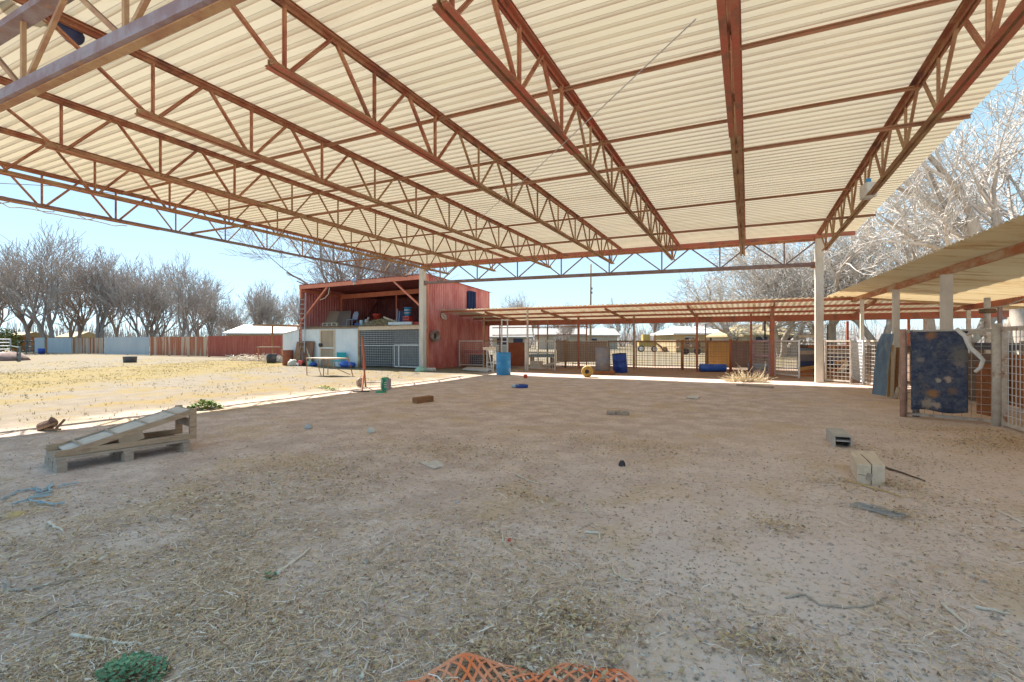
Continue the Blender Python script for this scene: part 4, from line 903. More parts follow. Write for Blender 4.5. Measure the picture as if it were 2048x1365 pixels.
q=onground(G(1791,797)); b=MB(); b.tube([q,PW(1797,775,11.7)],.045,10); tag(b.build('short_pipe',PALEPIPE,loc=q,smooth=True),'short white pipe stub leaning at the foot of the studs','pipe')

def carpet_mat():
    m,nt,b=nodes('stained_carpet'); b.inputs['Roughness'].default_value=.98; b.inputs['Specular IOR Level'].default_value=.1
    v=coords(nt); n1=noise(nt,v,9,6,.7); c=mixc(nt,ramp(nt,n1,.35,.65),(.045,.062,.115),(.105,.12,.165))
    c=mixc(nt,math_(nt,'MULTIPLY',ramp(nt,noise(nt,v,3,5,.7,.5),.52,.72),.7),c,(.20,.18,.17))
    c=mixc(nt,ramp(nt,noise(nt,v,30,3,.6),.66,.72),c,(.33,.31,.29))
    for (x,z,r,cc) in((-.12,1.50,.10,(.27,.15,.09)),(-.10,.46,.105,(.30,.17,.09)),(-.16,.28,.12,(.33,.28,.23)),(-.05,.26,.07,(.36,.30,.25)),(.10,.72,.07,(.40,.33,.29)),(-.03,.70,.045,(.38,.33,.30)),(.24,1.02,.09,(.24,.20,.20)),(.30,1.15,.22,(.17,.165,.16)),(-.25,1.05,.07,(.22,.20,.2)),(.15,.52,.08,(.20,.14,.12))):
        d=N(nt,'ShaderNodeVectorMath',operation='DISTANCE'); sub=N(nt,'ShaderNodeCombineXYZ'); sp=N(nt,'ShaderNodeSeparateXYZ'); nt.links.new(v,sp.inputs[0])
        nt.links.new(sp.outputs[0],sub.inputs[0]); nt.links.new(sp.outputs[2],sub.inputs[2]); nt.links.new(sub.outputs[0],d.inputs[0]); d.inputs[1].default_value=(x,0,z)
        k=math_(nt,'ADD',d.outputs['Value'],math_(nt,'MULTIPLY',math_(nt,'SUBTRACT',noise(nt,v,17,6,.75),.5),r*2.6))
        c=mixc(nt,math_(nt,'SUBTRACT',1,ramp(nt,k,r*.35,r*1.05)),c,cc)
    nt.links.new(c,b.inputs['Base Color'])
    bn=N(nt,'ShaderNodeBump'); bn.inputs['Strength'].default_value=.5; bn.inputs['Distance'].default_value=.01
    nt.links.new(noise(nt,v,60,4,.7),bn.inputs['Height']); nt.links.new(bn.outputs[0],b.inputs['Normal'])
    return m
# blue-grey carpet hung over the panel
A_,B_=PW(1823,659,8.80),PW(1936,657,8.28)
cp=draped('hanging_carpet','big blue grey stained carpet hung over the wire panel',A_,B_,1.46,carpet_mat(),'carpet',.35)
b=MB(); P_=[PW(1820,661,8.87),PW(1828,661,8.85),PW(1838,834,8.82),PW(1825,836,8.87)]; b.prism(P_,(.02,.03,0)); b.build('backing',MATEDGE,cp)
# white hooked pipe
b=MB(); pts=[PW(1912,657,8.30),PW(1930,672,8.22),PW(1940,695,8.18),PW(1957,710,8.1),PW(1966,720,8.08),PW(1961,735,8.08),PW(1950,744,8.1)]
b.tube(pts,[.034,.037,.037,.036,.033,.03,.026],10); tag(b.build('bent_white_pipe',WHITEPL,loc=G(1955,846),smooth=True),'bent white plastic pipe hooked over the fence beside the carpet','pipe')
b=MB(); b.tube([PW(1932,670,8.2),PW(1950,664,8.15),PW(1966,668,8.1),PW(1974,675,8.08)],.022,8); tag(b.build('white_hose',PALEPIPE,loc=G(1965,846),smooth=True),'thin white hose looping from the bent pipe to the gatepost','hose')
q=PW(1975,622,8.6); t=thing('dark_hook_lamp','small dark lamp head on a pipe above the flaking gatepost','lamp',q)
b=MB(); b.tube([PW(1974,596,8.6),PW(1974,655,8.6)],.045,8); b.build('pipe',PALEPIPE,t,smooth=True); b=MB(); b.box(q+Vector((.0,0,0)),(.20,.15,.08),rz=.3); b.build('lamp_head',mat('dark_green_rust',(.10,.10,.06),(.20,.10,.05),9,.7,0,.1),t,bevel=.02)
b=MB(); b.tube([PW(1980,616,8.5),PW(2010,612,8.2),PW(2048,598,7.9)],.012,5); tag(b.build('pale_cable',ROPEM,loc=q),'pale cable sagging along the red beam to the dark lamp','cable')

# ------------------------------------------------------------------ trees
def rot_about(d,ang,rr):
    a=d.orthogonal().normalized()
    ax=Matrix.Rotation(rr.uniform(0,6.283),3,d)@a
    return (Matrix.Rotation(ang,3,ax)@d).normalized()
def grow(seed,H,r0,stems=1,lean=0.1,kids=(5,5,6,6),frac=(.62,.60,.55,.5),ang=(.55,.7,.75,.8),trunkfrac=.30,trop=.10,wob=.16,rmin=.010,limblev=1):
    rr=random.Random(seed); T,C=MB(),MB()
    def branch(p,d,L,r,lev):
        n=(6,5,4,3,2)[min(lev,4)]; pts=[p.copy()]; ds=[d.copy()]; rad=[r]
        rend=r*(.6 if lev==0 else .3)
        for i in range(n):
            d=(d+Vector((rr.gauss(0,wob),rr.gauss(0,wob),rr.gauss(0,wob*.6)+trop*(1 if lev else .3)))).normalized()
            p=p+d*(L/n); pts.append(p.copy()); ds.append(d.copy()); rad.append(max(rmin,r+(rend-r)*(i+1)/n))
        (T if lev<=limblev else C).tube(pts,rad,(9,7,5,3,3)[min(lev,4)],cap=False)
        if lev>=len(kids): return
        k=kids[lev]
        for j in range(k):
            t_=(.45 if lev==0 else .22)+(1-(.45 if lev==0 else .22))*(j+rr.random()*.8)/k
            if j==k-1: t_=1.0
            x=t_*n; i=min(int(x),n-1); f=x-i; q=pts[i].lerp(pts[i+1],f); dd=ds[min(i+1,n)]
            a=ang[lev]*rr.uniform(.55,1.25)*(.45 if j==k-1 else 1)
            branch(q,rot_about(dd,a,rr),L*frac[lev]*rr.uniform(.75,1.25)*(1.15-.35*t_ if lev else 1),max(rmin,(rad[i]*(1-f)+rad[i+1]*f)*(.72 if lev==0 else .6)),lev+1)
    for s_ in range(stems):
        az=rr.uniform(0,6.28)+s_*6.28/stems; l=lean if stems==1 else lean+.18
        d=Vector((math.cos(az)*l,math.sin(az)*l,1)).normalized()
        branch(Vector((math.cos(az)*r0*.5*(stems>1),math.sin(az)*r0*.5*(stems>1),-.1)),d,H*trunkfrac*rr.uniform(.9,1.1),r0*(1 if stems==1 else .8),0)
    # normalise the height
    zs=[v[2] for v in T.v+C.v]; k=H/max(zs)
    for m in(T,C): m.v=[(x*k,y*k,z*k) for x,y,z in m.v]
    return T,C
def make_tree(name,label,loc,TC,barkm,twigm,group):
    t=thing(name,label,'tree',(0,0,0),group); T,C=TC
    T.build('trunk',barkm,t,smooth=True); C.build('crown',twigm,t); t.location=loc; return t
TG='bare grey trees beyond the far yard fence'
protos=[]
specs=[(11,14.5,.26,2,.05,(5,6,5,5)),(23,13,.22,2,.14,(5,6,5,5)),(37,13.5,.19,3,.14,(4,6,5,5)),(41,11,.18,2,.18,(5,6,5,5)),(47,13,.22,3,.05,(4,6,5,5)),(59,12,.2,1,.1,(6,6,5,5))]
rowx=[(-18,60,14,0,.4,'left half of a bare tree cut by the photo edge, behind the pipe corral'),
(58,62,14.5,5,1.0,'bare tree with a dark forked trunk rising behind the orange-walled hut'),
(108,60,17,0,2.4,'tallest bare tree, its thick pale trunk leaning behind the blue fence sheets'),
(152,66,15.5,4,.2,'bare tree behind the brown weathered fence boards, leftmost of that stretch'),
(196,62,14.5,1,2.9,'dark-trunked bare tree over the right end of the brown weathered boards'),
(236,70,13.5,5,1.2,'thin bare tree between two bigger ones behind the plain blue sheet'),
(284,64,13.5,2,4.1,'several-stemmed bare tree over the right half of the plain blue sheet'),
(318,68,13.8,4,2.2,'slim bare tree over the left end of the rust-striped sheets'),
(362,62,13.2,0,5.4,'wide vase-shaped bare tree over the rust-striped fence sheets'),
(395,72,12.5,5,3.0,'bare tree with fine crown behind where rust stripes turn red'),
(498,78,12,1,1.9,'small round bare tree behind the white-roofed tan house'),
(430,72,9.6,1,3.6,'low bare tree rising above where the fence turns red, left of the tan house'),
(470,76,9.0,4,1.5,'low bare tree standing right behind the tan house roof'),
(532,82,10.5,2,2.6,'bare tree between the round one and the barn, over the white roof'),
(592,88,11.5,0,4.9,'bare tree crown touching the barn roof left end'),
(556,84,11,5,.7,'bare tree half hidden by the barn left edge'),
(452,95,8,3,4.4,'low hazy bare tree above the red end of the fence')]
pro={}
for px_,w,h,k,rz,lab in rowx:
    q=PW(px_,682,w); q.z=0
    if k not in pro:
        sd,H,r0,st,ln,kd=specs[k]; pro[k]=(make_tree('bare_tree',lab,q,grow(sd,H,r0,st,ln,kd,frac=(.95,.68,.56,.5),ang=(.58,.62,.68,.75),trop=.115,wob=.13,rmin=.019,trunkfrac=.28),BARKDARK,TWIGDARK,TG),H); o,H=pro[k]; o.rotation_euler=(0,0,rz); o.scale=(h/H,)*3
    else:
        o,H=pro[k]; c=dup(o,q,rz,lab,scale=(h/H,)*3)
# big tree behind the barn
TB='large bare trees near the barn and pens'
q=PW(742,690,41); q.z=0
bt=grow(53,15.5,.42,5,.40,(6,6,6,5),frac=(.9,.68,.55,.5),ang=(.6,.7,.7,.8),trop=.03,wob=.15,rmin=.016,trunkfrac=.42)
for m_ in bt: m_.f=[f for f in m_.f if not any(m_.v[i][1]+q.y<27.2 and m_.v[i][2]<8.0 for i in f)]
make_tree('big_bare_tree','large spreading bare tree rising behind the red barn roof',q,bt,BARKMID,TWIGMID,TB)
# pale cottonwoods on the right
pale=[(2012,25,19.5,61,1,.10,(7,6,7,7,2),'huge pale cottonwood with a thick trunk right of the shed roof edge'),
(1890,30,15,62,2,.12,(6,6,6,5,2),'pale cottonwood second from the right edge, over the side pen roof'),
(1778,34,14.5,63,2,.14,(6,6,6,5,2),'pale bare cottonwood standing just right of the square column'),
(1672,38,14,64,2,.15,(6,6,6,5,2),'pale bare cottonwood seen behind the square wooden column'),
(1565,42,13,65,3,.16,(5,6,6,5,2),'pale bare cottonwood left of the column, over the long pen roof'),
(1486,48,11.5,66,2,.2,(6,6,6,5,2),'leftmost of the white-grey bare trees above the long pen roof'),
(2110,20,17,67,2,.2,(6,6,6,5,2),'pale tree mostly beyond the right photo edge, limbs reaching in')]
for px_,w,h,sd,st,ln,kd,lab in pale:
    q=PW(px_,682,w); q.z=0
    make_tree('pale_cottonwood',lab,q,grow(sd,h,(.36 if w<32 else .27),st,ln,kd,frac=(.78,.66,.56,.5,.5),ang=(.6,.7,.75,.8,.8),trop=.03,wob=.2,rmin=.010,trunkfrac=.32),BARKPALE,TWIGPALE,TB)
TF='small bare trees far behind the pens'
far=[(1020,92,11,1,0,'bare tree rising just right of the barn, behind the long pen roof'),(985,98,9,3,2,'smaller bare tree tucked against the barn right edge'),(1060,96,9,2,4,'low bare tree right of the bigger one by the barn'),
(1130,120,10,3,1,'thin far tree left of the utility pole'),(1160,118,11.5,2,3,'thin upright far tree immediately left of the utility pole'),(1245,115,12,3,5,'narrow upright far tree right of the utility pole'),(1310,110,11,1,2.2,'hazy far tree midway between pole and white trees'),(1375,100,12,2,.5,'hazy far tree next to the white-grey cottonwoods'),(1130,75,5.5,3,3.2,'small bare tree seen under the pen roof behind the dusty drum'),(1440,90,9,3,4.4,'bare tree behind the white-roofed house under the pen roof')]
for px_,w,h,k,rz,lab in far:
    q=PW(px_,682,w); q.z=0; o,H=pro[k]; c=dup(o,q,rz,lab,scale=(h/H,)*3); c['group']=TF; c.name='far_bare_tree'
# far brush line
b=MB(); rr=random.Random(77); cc=[]
for i in range(15000):
    a=rr.uniform(R(-75),R(80)); w=rr.uniform(105,170); x=-ST*w*math.cos(a)*1+CT*w*math.sin(a); 
    x=w*(math.sin(a)*CT-math.cos(a)*ST); y=w*(math.sin(a)*ST+math.cos(a)*CT)
    h=rr.uniform(1.6,7.5)*(.6+.5*mnoise.noise(Vector((a*9,0,0)))+.25); z0=rr.uniform(0,.4)*h
    n0=len(b.v); dx,dy=rr.uniform(-.8,.8),rr.uniform(-.8,.8); b.tube([(x,y,z0),(x+dx,y+dy,z0+(h-z0)*rr.uniform(.5,1))],[.08,.03],3,cap=False); k=rr.random(); cc+=[(.30+.1*k,.27+.09*k,.26+.085*k,1)]*(len(b.v)-n0)
b.c=cc; tag(b.build('far_brush',LITTER),'hazy grey line of distant brush along the horizon','brush',kind='stuff')
# ------------------------------------------------------------------ far fence, houses, corral
def flat_sheet(name,label,xa,xb,m,h=1.75,pitch=.25,amp=.02,Yf=26.5,grp='sheet panels of the long yard fence'):
    pa=PY(xa,700,Yf); pb=PY(xb,700,Yf+.0); b=MB(); o=Vector(((pa.x+pb.x)/2,Yf,0)); t=thing(name,label,'fence',o,grp)
    sheetwall(b,pa.x,Yf,pb.x,Yf,.03,lambda x,y:h,pitch,amp); b.build('sheet',m,t,solid=.01)
    b=MB(); n=max(1,int(abs(pb.x-pa.x)/3))
    for k in range(n+1):
        x=pa.x+(pb.x-pa.x)*k/max(n,1); b.box((x,Yf+.12,h/2),(.1,.1,h+.04))
    b.bar((pa.x,Yf+.07,h-.12),(pb.x,Yf+.07,h-.12),.04,.08); b.build('frame',BROWNWOOD,t); return t
BLUESH=mat('grey_blue_sheet',(.43,.46,.50),(.37,.41,.46),.8,.6,0,.05,stretch=(1,1,.3),c3=(.30,.27,.26),t3=(.64,.8),fine=.05)
WEATH=mat('weathered_rust_boards',(.46,.38,.31),(.36,.29,.24),2,.85,0,.1,stretch=(2.2,1,.12),c3=(.30,.105,.05),t3=(.50,.56),s3=1.1,fine=.1)
RUSTY=mat('rust_striped_sheet',(.42,.17,.10),(.36,.11,.06),2,.8,0,.1,stretch=(2.2,1,.12),c3=(.52,.38,.28),t3=(.50,.56),s3=.9,fine=.1)
REDSH=mat('red_fence_sheet',(.36,.085,.06),(.42,.13,.09),2,.7,0,.1,stretch=(1.5,1,.2),fine=.08)
flat_sheet('sheet_fence','short grey blue metal sheet at the left end of the fence',69,89,BLUESH,1.8)
flat_sheet('sheet_fence','narrow brown board gap filler between two grey blue sheets',89.5,94.5,BROWNWOOD,1.65)
flat_sheet('sheet_fence','grey blue metal sheet left of the brown weathered boards',95,143,BLUESH,1.76)
flat_sheet('sheet_fence','brown weathered rust-streaked boards between two grey blue sheets',143.5,208,WEATH,1.74,.3,.04)
flat_sheet('sheet_fence','longest plain grey blue metal sheet in the yard fence',208.5,299,BLUESH,1.80)
flat_sheet('sheet_fence','rust striped ribbed sheets right of the long blue sheet',299.5,415,RUSTY,1.80,.3,.04)
flat_sheet('sheet_fence','dark red ribbed sheet fence running behind the barn',415.5,640,REDSH,1.84,.22,.05)
def house(name,label,xa,xb,w,hw,hr,wallm,roofm,hip=False,depth=7,win=True):
    a=PW(xa,682,w); c=PW(xb,682,w); d=(c-a); d.z=0; L=d.length; u=d/L; n=Vector((-u.y,u.x,0)); a.z=c.z=0
    t=thing(name,label,'house',(a+c)/2+n*depth/2); b=MB()
    P=[a,c,c+n*depth,a+n*depth]; b.prism([p for p in P],(0,0,hw)); b.build('wall',wallm,t)
    b=MB(); e=.45; A=a-u*e-n*e+Vector((0,0,hw)); B=c+u*e-n*e+Vector((0,0,hw)); Cc=c+u*e+n*(depth+e)+Vector((0,0,hw)); D=a-u*e+n*(depth+e)+Vector((0,0,hw))
    ins=(L*.28 if hip else 0); r0=(A+D)/2+u*ins+Vector((0,0,hr)); r1=(B+Cc)/2-u*ins+Vector((0,0,hr)); dz=Vector((0,0,-.18))
    b.add([A,B,Cc,D,r0,r1,A+dz,B+dz,Cc+dz,D+dz],[(0,1,5,4),(2,3,4,5),(3,0,4),(1,2,5),(0,6,7,1),(1,7,8,2),(2,8,9,3),(3,9,6,0),(6,9,8,7)]); b.build('roof',roofm,t)
    if win:
        for f_ in(.25,.7):
            b=MB(); q=a+u*L*f_-n*.04; b.bar(q-u*.55+Vector((0,0,1.4)),q+u*.55+Vector((0,0,1.4)),.06,.9); wd=b.build('window',DARKGLASS,t)
            b=MB()
            for zz in(.92,1.88): b.bar(q-u*.62-n*.02+Vector((0,0,zz)),q+u*.62-n*.02+Vector((0,0,zz)),.08,.07)
            b.build('frame',WHITEPL,wd)
    return t
house('tan_house','low tan house with white metal roof behind the red fence',456,620,62,2.45,1.2,HOUSEW,ROOFWHITE,depth=9)
house('orange_hut','small orange-walled hut behind the pipe corral',22,40,62,2.1,.5,mat('orange_wall',(.50,.22,.08),(.44,.19,.08),2,.8,0,.1),ROOFTAN,depth=3,win=False)
house('small_shed','little orange shed peeking over the blue fence sheet',122,148,70,2.0,.8,mat('orange_shed_wall',(.45,.22,.10),(.40,.2,.1),2,.8,0,.1),ROOFTAN,depth=4,win=False)
house('white_roof_house','long house with bright white roof seen beneath the pen roof',1352,1462,58,2.35,.95,HOUSEW,ROOFWHITE,True,9)
house('yellow_roof_house','house with a yellow tan hip roof right of the white-roofed one',1493,1612,46,2.0,1.15,HOUSEG,ROOFTAN,True,8)
house('grey_roof_house','pale house with grey sloping roof right of the barn under the pen roof',985,1058,56,1.9,1.5,HOUSEG,ROOFGREY,False,8)
house('long_grey_house','far pale house with low grey roof left of the dusty drum',1075,1235,80,2.4,1.2,HOUSEG,ROOFGREY,False,9)
# flat porch roof left of barn
t=thing('porch_roof','flat brown eave sticking out left of the barn behind the ladder','roof',PY(570,652,23)); a,c=PY(533,651,23),PY(602,652,23); b=MB(); b.bar(a,c,2.2,.13); b.build('deck',BROWNWOOD,t); 
b=MB(); 
for px_ in(545,596):
    q=PY(px_,652,23); b.box((q.x,23,q.z/2),(.09,.09,q.z))
b.build('post',BROWNWOOD,t)
# pale yellow tractor and trailer far behind the pens
q=PW(1292,682,62); q.z=0; t=thing('yellow_loader','yellow wheel loader parked in the sunny field behind the pens','loader',q)
u=Vector((CT,ST,0))
b=MB(); b.bar(q-u*1.0+Vector((0,0,1.05)),q+u*1.2+Vector((0,0,1.05)),1.1,.7); b.build('body',mat('faded_yellow',(.42,.31,.10),(.36,.27,.1),3,.6,0,0),t)
b=MB(); b.bar(q-u*.5+Vector((0,0,1.8)),q+u*.4+Vector((0,0,1.8)),1.0,.9); b.build('cab',mat('dull_yellow',(.42,.30,.08),(.36,.25,.08),3,.6,0,0),t)
Mw=Matrix.Rotation(TH,3,'Z')@Matrix.Rotation(R(90),3,'X')
for k,r_ in((-.8,.42),(.9,.36)):
    b=MB(); b.lathe([(.2,-.2),(r_,-.2),(r_,.2),(.2,.2)],q+u*k+Vector((CT*0,0,r_))+Vector((ST,-CT,0))*.55,16,Mw); w_=b.build('wheel',BLACKPL,t); b=MB(); b.lathe([(0,.21),(.28,.22),(.28,.1)],q+u*k+Vector((0,0,r_))+Vector((ST,-CT,0))*.55,12,Mw); b.build('rim',WHITEPL,w_)
b=MB(); b.bar(q+u*1.2+Vector((0,0,1.2)),q+u*2.1+Vector((0,0,.5)),.3,.2); b.bar(q+u*2.0+Vector((0,0,.35)),q+u*2.5+Vector((0,0,.35)),1.3,.6); b.build('bucket_arm',TANST,t)
q=PW(1378,682,50); q.z=0; t=thing('junk_trailer','rust brown loaded trailer parked in front of the white-roofed house','trailer',q)
b=MB(); b.bar(q-u*1.3+Vector((0,0,.75)),q+u*1.5+Vector((0,0,.75)),1.4,.12); b.build('bed',BROWNWOOD,t)
b=MB(); rr=random.Random(3)
for k in range(14):
    p=q+u*rr.uniform(-1.2,1.4)+Vector((0,0,.9+rr.random()*.6)); b.box(p,(rr.uniform(.2,.7),rr.uniform(.2,.6),rr.uniform(.15,.5)),rz=rr.uniform(0,3))
b.build('load',mat('brown_junk',(.34,.18,.10),(.46,.36,.25),3,.8,0,.1),t)
for k in(-.6,.6):
    b=MB(); b.lathe([(0,-.1),(.34,-.1),(.34,.1),(0,.1)],q+u*k+Vector((0,0,.34))+Vector((ST,-CT,0))*.7,14,Mw); b.build('wheel',BLACKPL,t)
# utility pole
q=PW(1181,682,70); q.z=0; t=thing('utility_pole','bare wooden utility pole rising behind the long pen roof','pole',q)
b=MB(); b.tube([q,q+Vector((.05,0,12.6))],[.17,.11],8); b.build('pole_shaft',mat('pole_wood',(.22,.17,.13),(.28,.22,.17),2,.9,0,.2),t,smooth=True)
for dz in(8.3,8.9,10.8):
    b=MB(); b.lathe([(0,0),(.09,0),(.09,.3),(0,.32)],q+u*.22+Vector((0,0,dz)),8); b.build('insulator',GREYST,t)
# corral at left
def rail_fence(name,label,pa,pb,zs,posts,r,m,grp=None):
    c=(pa+pb)/2; c.z=0; t=thing(name,label,'fence',c,grp)
    for z in zs:
        b=MB(); b.tube([pa+Vector((0,0,z)),pb+Vector((0,0,z))],r,6); b.build('rail',m,t)
    for k in posts:
        q=pa.lerp(pb,k); b=MB(); b.tube([q,q+Vector((0,0,max(zs)+.08))],r*1.2,6); b.build('post',m,t)
    return t
DKGREEN=mat('dark_green_pipe',(.10,.13,.12),(.16,.18,.17),5,.6,0,0)
g0=lambda px_,w: Vector((*PW(px_,682,w)[:2],0))
rail_fence('pipe_corral','grey green pipe corral panel with many rails at the left edge',g0(-30,41),g0(21,44),(.35,.65,.95,1.25,1.55),(.0,.5,1),.045,GALV)
rail_fence('pipe_corral_gate','dark green open pipe gate angled toward the tub',g0(21,44),g0(40,33),(.15,.5,.95),(0,1),.05,DKGREEN)
rail_fence('wire_corral','low dark pipe fence between corral and blue sheet fence',g0(36,53),g0(68,55),(.3,.75,1.4),(0,.5,1),.05,DKGREEN)
q=onground(G(20,721)); b=MB(); b.lathe([(0,0),(1.15,0),(1.0,.25),(.55,.52),(0,.62)],q,14); rr=random.Random(6); b.v=[(x+rr.uniform(-.1,.1),y+rr.uniform(-.1,.1),z+rr.uniform(-.05,.05)) for x,y,z in b.v]
tag(b.build('dirt_mound',mat('purple_brown_soil',(.20,.12,.11),(.27,.18,.15),4,.95,0,.3),loc=q,smooth=True),'dark purplish mound beside the green gate at far left','mound')
q=g0(83,52); b=MB(); b.lathe([(0,0),(.26,0),(.32,.6),(.3,.6),(.24,.05),(0,.04)],q,14); tag(b.build('blue_tub',NAVYPL,loc=q,smooth=True),'small blue tub against the first grey blue fence sheet','tub')
q=g0(2,60); t=thing('green_bush','dark green bush behind the corral at the left photo edge','bush',q); b=MB(); cc=[]; rr=random.Random(8)
for i in range(900):
    v_=Vector((rr.gauss(0,1),rr.gauss(0,1),rr.gauss(0,1))).normalized()*rr.random()**.33; p=q+Vector((v_.x*2.2,v_.y*2,1.5+v_.z*1.5)); d=Vector((rr.uniform(-1,1),rr.uniform(-1,1),rr.uniform(-1,1))).normalized()*.16; e=d.orthogonal().normalized()*.09
    b.add([p-d,p+e,p+d,p-e],[(0,1,2,3)]); k=rr.random(); cc+=[(.08+.14*k,.10+.13*k,.035+.03*k,1)]*4
b.c=cc; b.build('foliage',LEAFM,t)
b=MB(); b.tube([q,q+Vector((0,0,1.2))],.08,6); b.build('stem',BARKDARK,t)
# low table frame and black bucket by red fence
q=onground(G(540,722)); t=thing('work_bench','low rusty bench frame against the red fence left of the barn','bench',q)
a,c=G(517,722),G(563,722); b=MB(); b.bar(a+Vector((0,0,.98)),c+Vector((0,0,.98)),.5,.07); b.build('top',TANPLY,t)
for e in(a,c):
    b=MB(); b.bar(e,e+Vector((0,0,.96)),.07,.07); b.build('leg',RUST,t)
q=onground(G(543,726)); b=MB(); b.lathe([(0,0),(.27,0),(.32,.58),(.29,.58),(.24,.05),(0,.04)],q,16); tag(b.build('black_bucket',BLACKPL,loc=q,smooth=True),'black tub under the rusty bench left of the barn','tub')
rr=random.Random(15); q=onground(G(530,722)); b=MB()
for i in range(420):
    p=q+Vector((rr.uniform(-3.4,3.2),rr.uniform(-.7,1.2),.02+.35*rr.random()**2)); d=Vector((rr.uniform(-1,1),rr.uniform(-1,1),rr.uniform(-.3,.6))).normalized()*rr.uniform(.15,.4); b.tube([p-d,p+d],.018,3,cap=False)
tag(b.build('brush_pile',BONE,loc=q),'pale scattered brush and sticks along the foot of the red fence','brush',kind='stuff')

# ------------------------------------------------------------------ things lying in the yard
# pallet with dog-ramp on top
po=onground(G(112,944)); u=Vector((.215,.977,0)).normalized(); v=Vector((-u.y,u.x,0)); PL,PWd=1.25,.62
def pl(a,b_,z): return po+u*a+v*b_+Vector((0,0,z))
t=thing('wooden_pallet','grey wooden pallet on the dirt, carrying the slanted board ramp','pallet',po)
b=MB()
for k in range(5): b.bar(pl(0,.05+k*.13,.142),pl(PL,.05+k*.13,.142),.092,.022)
b.build('deck_board',OLDWOOD,t,bevel=.003)
for a in(.04,.62,PL-.04):
    b=MB(); b.bar(pl(a,0,.115),pl(a,PWd,.115),.085,.03); b.build('cross_board',OLDWOOD,t)
    for c in(.05,.31,.57):
        b=MB(); b.bar(pl(a,c,0),pl(a,c,.10),.09,.09); b.build('block',OLDWOOD,t)
RAMPW=mat('ramp_wood',(.47,.35,.25),(.38,.27,.18),5,.85,0,.4,stretch=(4,.6,4),c3=(.28,.18,.11),fine=.25)
t=thing('board_ramp','slanted plank ramp with cleats, built of pale boards, standing on the pallet','ramp',pl(.6,.3,.155))
zb=.155
b=MB(); b.prism([pl(.10,.10,zb+.02),pl(.10,.56,zb+.02),pl(.22,.56,zb+.075),pl(1.27,.56,zb+.36),pl(1.27,.10,zb+.36),pl(.22,.10,zb+.075)],(0,0,.014)); b.build('ramp_board',mat('grey_plank_top',(.60,.55,.50),(.50,.45,.41),4,.9,0,.3,stretch=(2,2,2),c3=(.28,.22,.18),fine=.15),t)
for c in(.07,.585):
    b=MB(); b.bar(pl(.0,c,zb+.005),pl(1.28,c,zb+.34),.03,.06); b.build('side_rail',RAMPW,t)
    b=MB(); b.bar(pl(.0,c,zb+.035),pl(1.28,c,zb+.035),.04,.065); b.build('bottom_rail',RAMPW,t)
    b=MB(); b.bar(pl(1.30,c,zb),pl(1.30,c,zb+.385),.045,.075,up=u); b.build('leg',RAMPW,t)
b=MB()
for k in range(4):
    a=.22+k*.30; z=zb+.092+(a-.22)/1.05*.285; b.bar(pl(a,.07,z),pl(a,.59,z),.028,.014)
b.build('cleat',OLDWOOD,t)
b=MB(); b.bar(pl(1.29,.09,zb+.2),pl(1.29,.57,zb+.2),.025,.10); b.bar(pl(1.29,.09,zb+.345),pl(1.29,.57,zb+.345),.025,.06); b.build('brace',OLDWOOD,t)
b=MB(); b.bar(pl(.55,.075,zb+.07),pl(.78,.075,zb+.13),.035,.09); b.build('gusset',TANPLY,t)
# timber block
q=onground(G(1714,969)); e=onground(G(1771,973)); uu=(e-q); uu.z=0; W=uu.length; uu.normalize(); vv=Vector((.07,.997,0))
t=thing('timber_block','short thick weathered timber block with split end, nearest block on the right','block',(q+e)/2+vv*.35)
def tb(a,b_,z): return q+uu*a+vv*b_+Vector((0,0,z))
b=MB(); b.prism([tb(0,0,-.01),tb(0,.71,-.01),tb(.004,.71,.195),tb(.002,.0,.197)],uu*W); b.build('timber',PALEWOOD,t,bevel=.014)
b=MB(); 
for (p_,q_,w_) in((tb(W*.50,-.001,.0),tb(W*.52,-.001,.19),.007),(tb(W*.52,.0,.1965),tb(W*.46,.24,.197),.009),(tb(W*.46,.24,.197),tb(W*.36,.48,.197),.006),(tb(.01,-.001,.095),tb(W*.3,-.001,.09),.004)): b.bar(p_,q_,w_,.004,up=(0,0,1) if abs(p_.z-q_.z)<.05 and p_.z>.15 else (0,1,0))
b.build('split',mat('dark_split',(.10,.07,.05),(.14,.10,.07),9,.95,0,0),t)
b=MB(); b.bar(tb(W*.40,-.012,.05),tb(W*.46,-.012,.11),.02,.04); b.build('splinter',OLDWOOD,t)
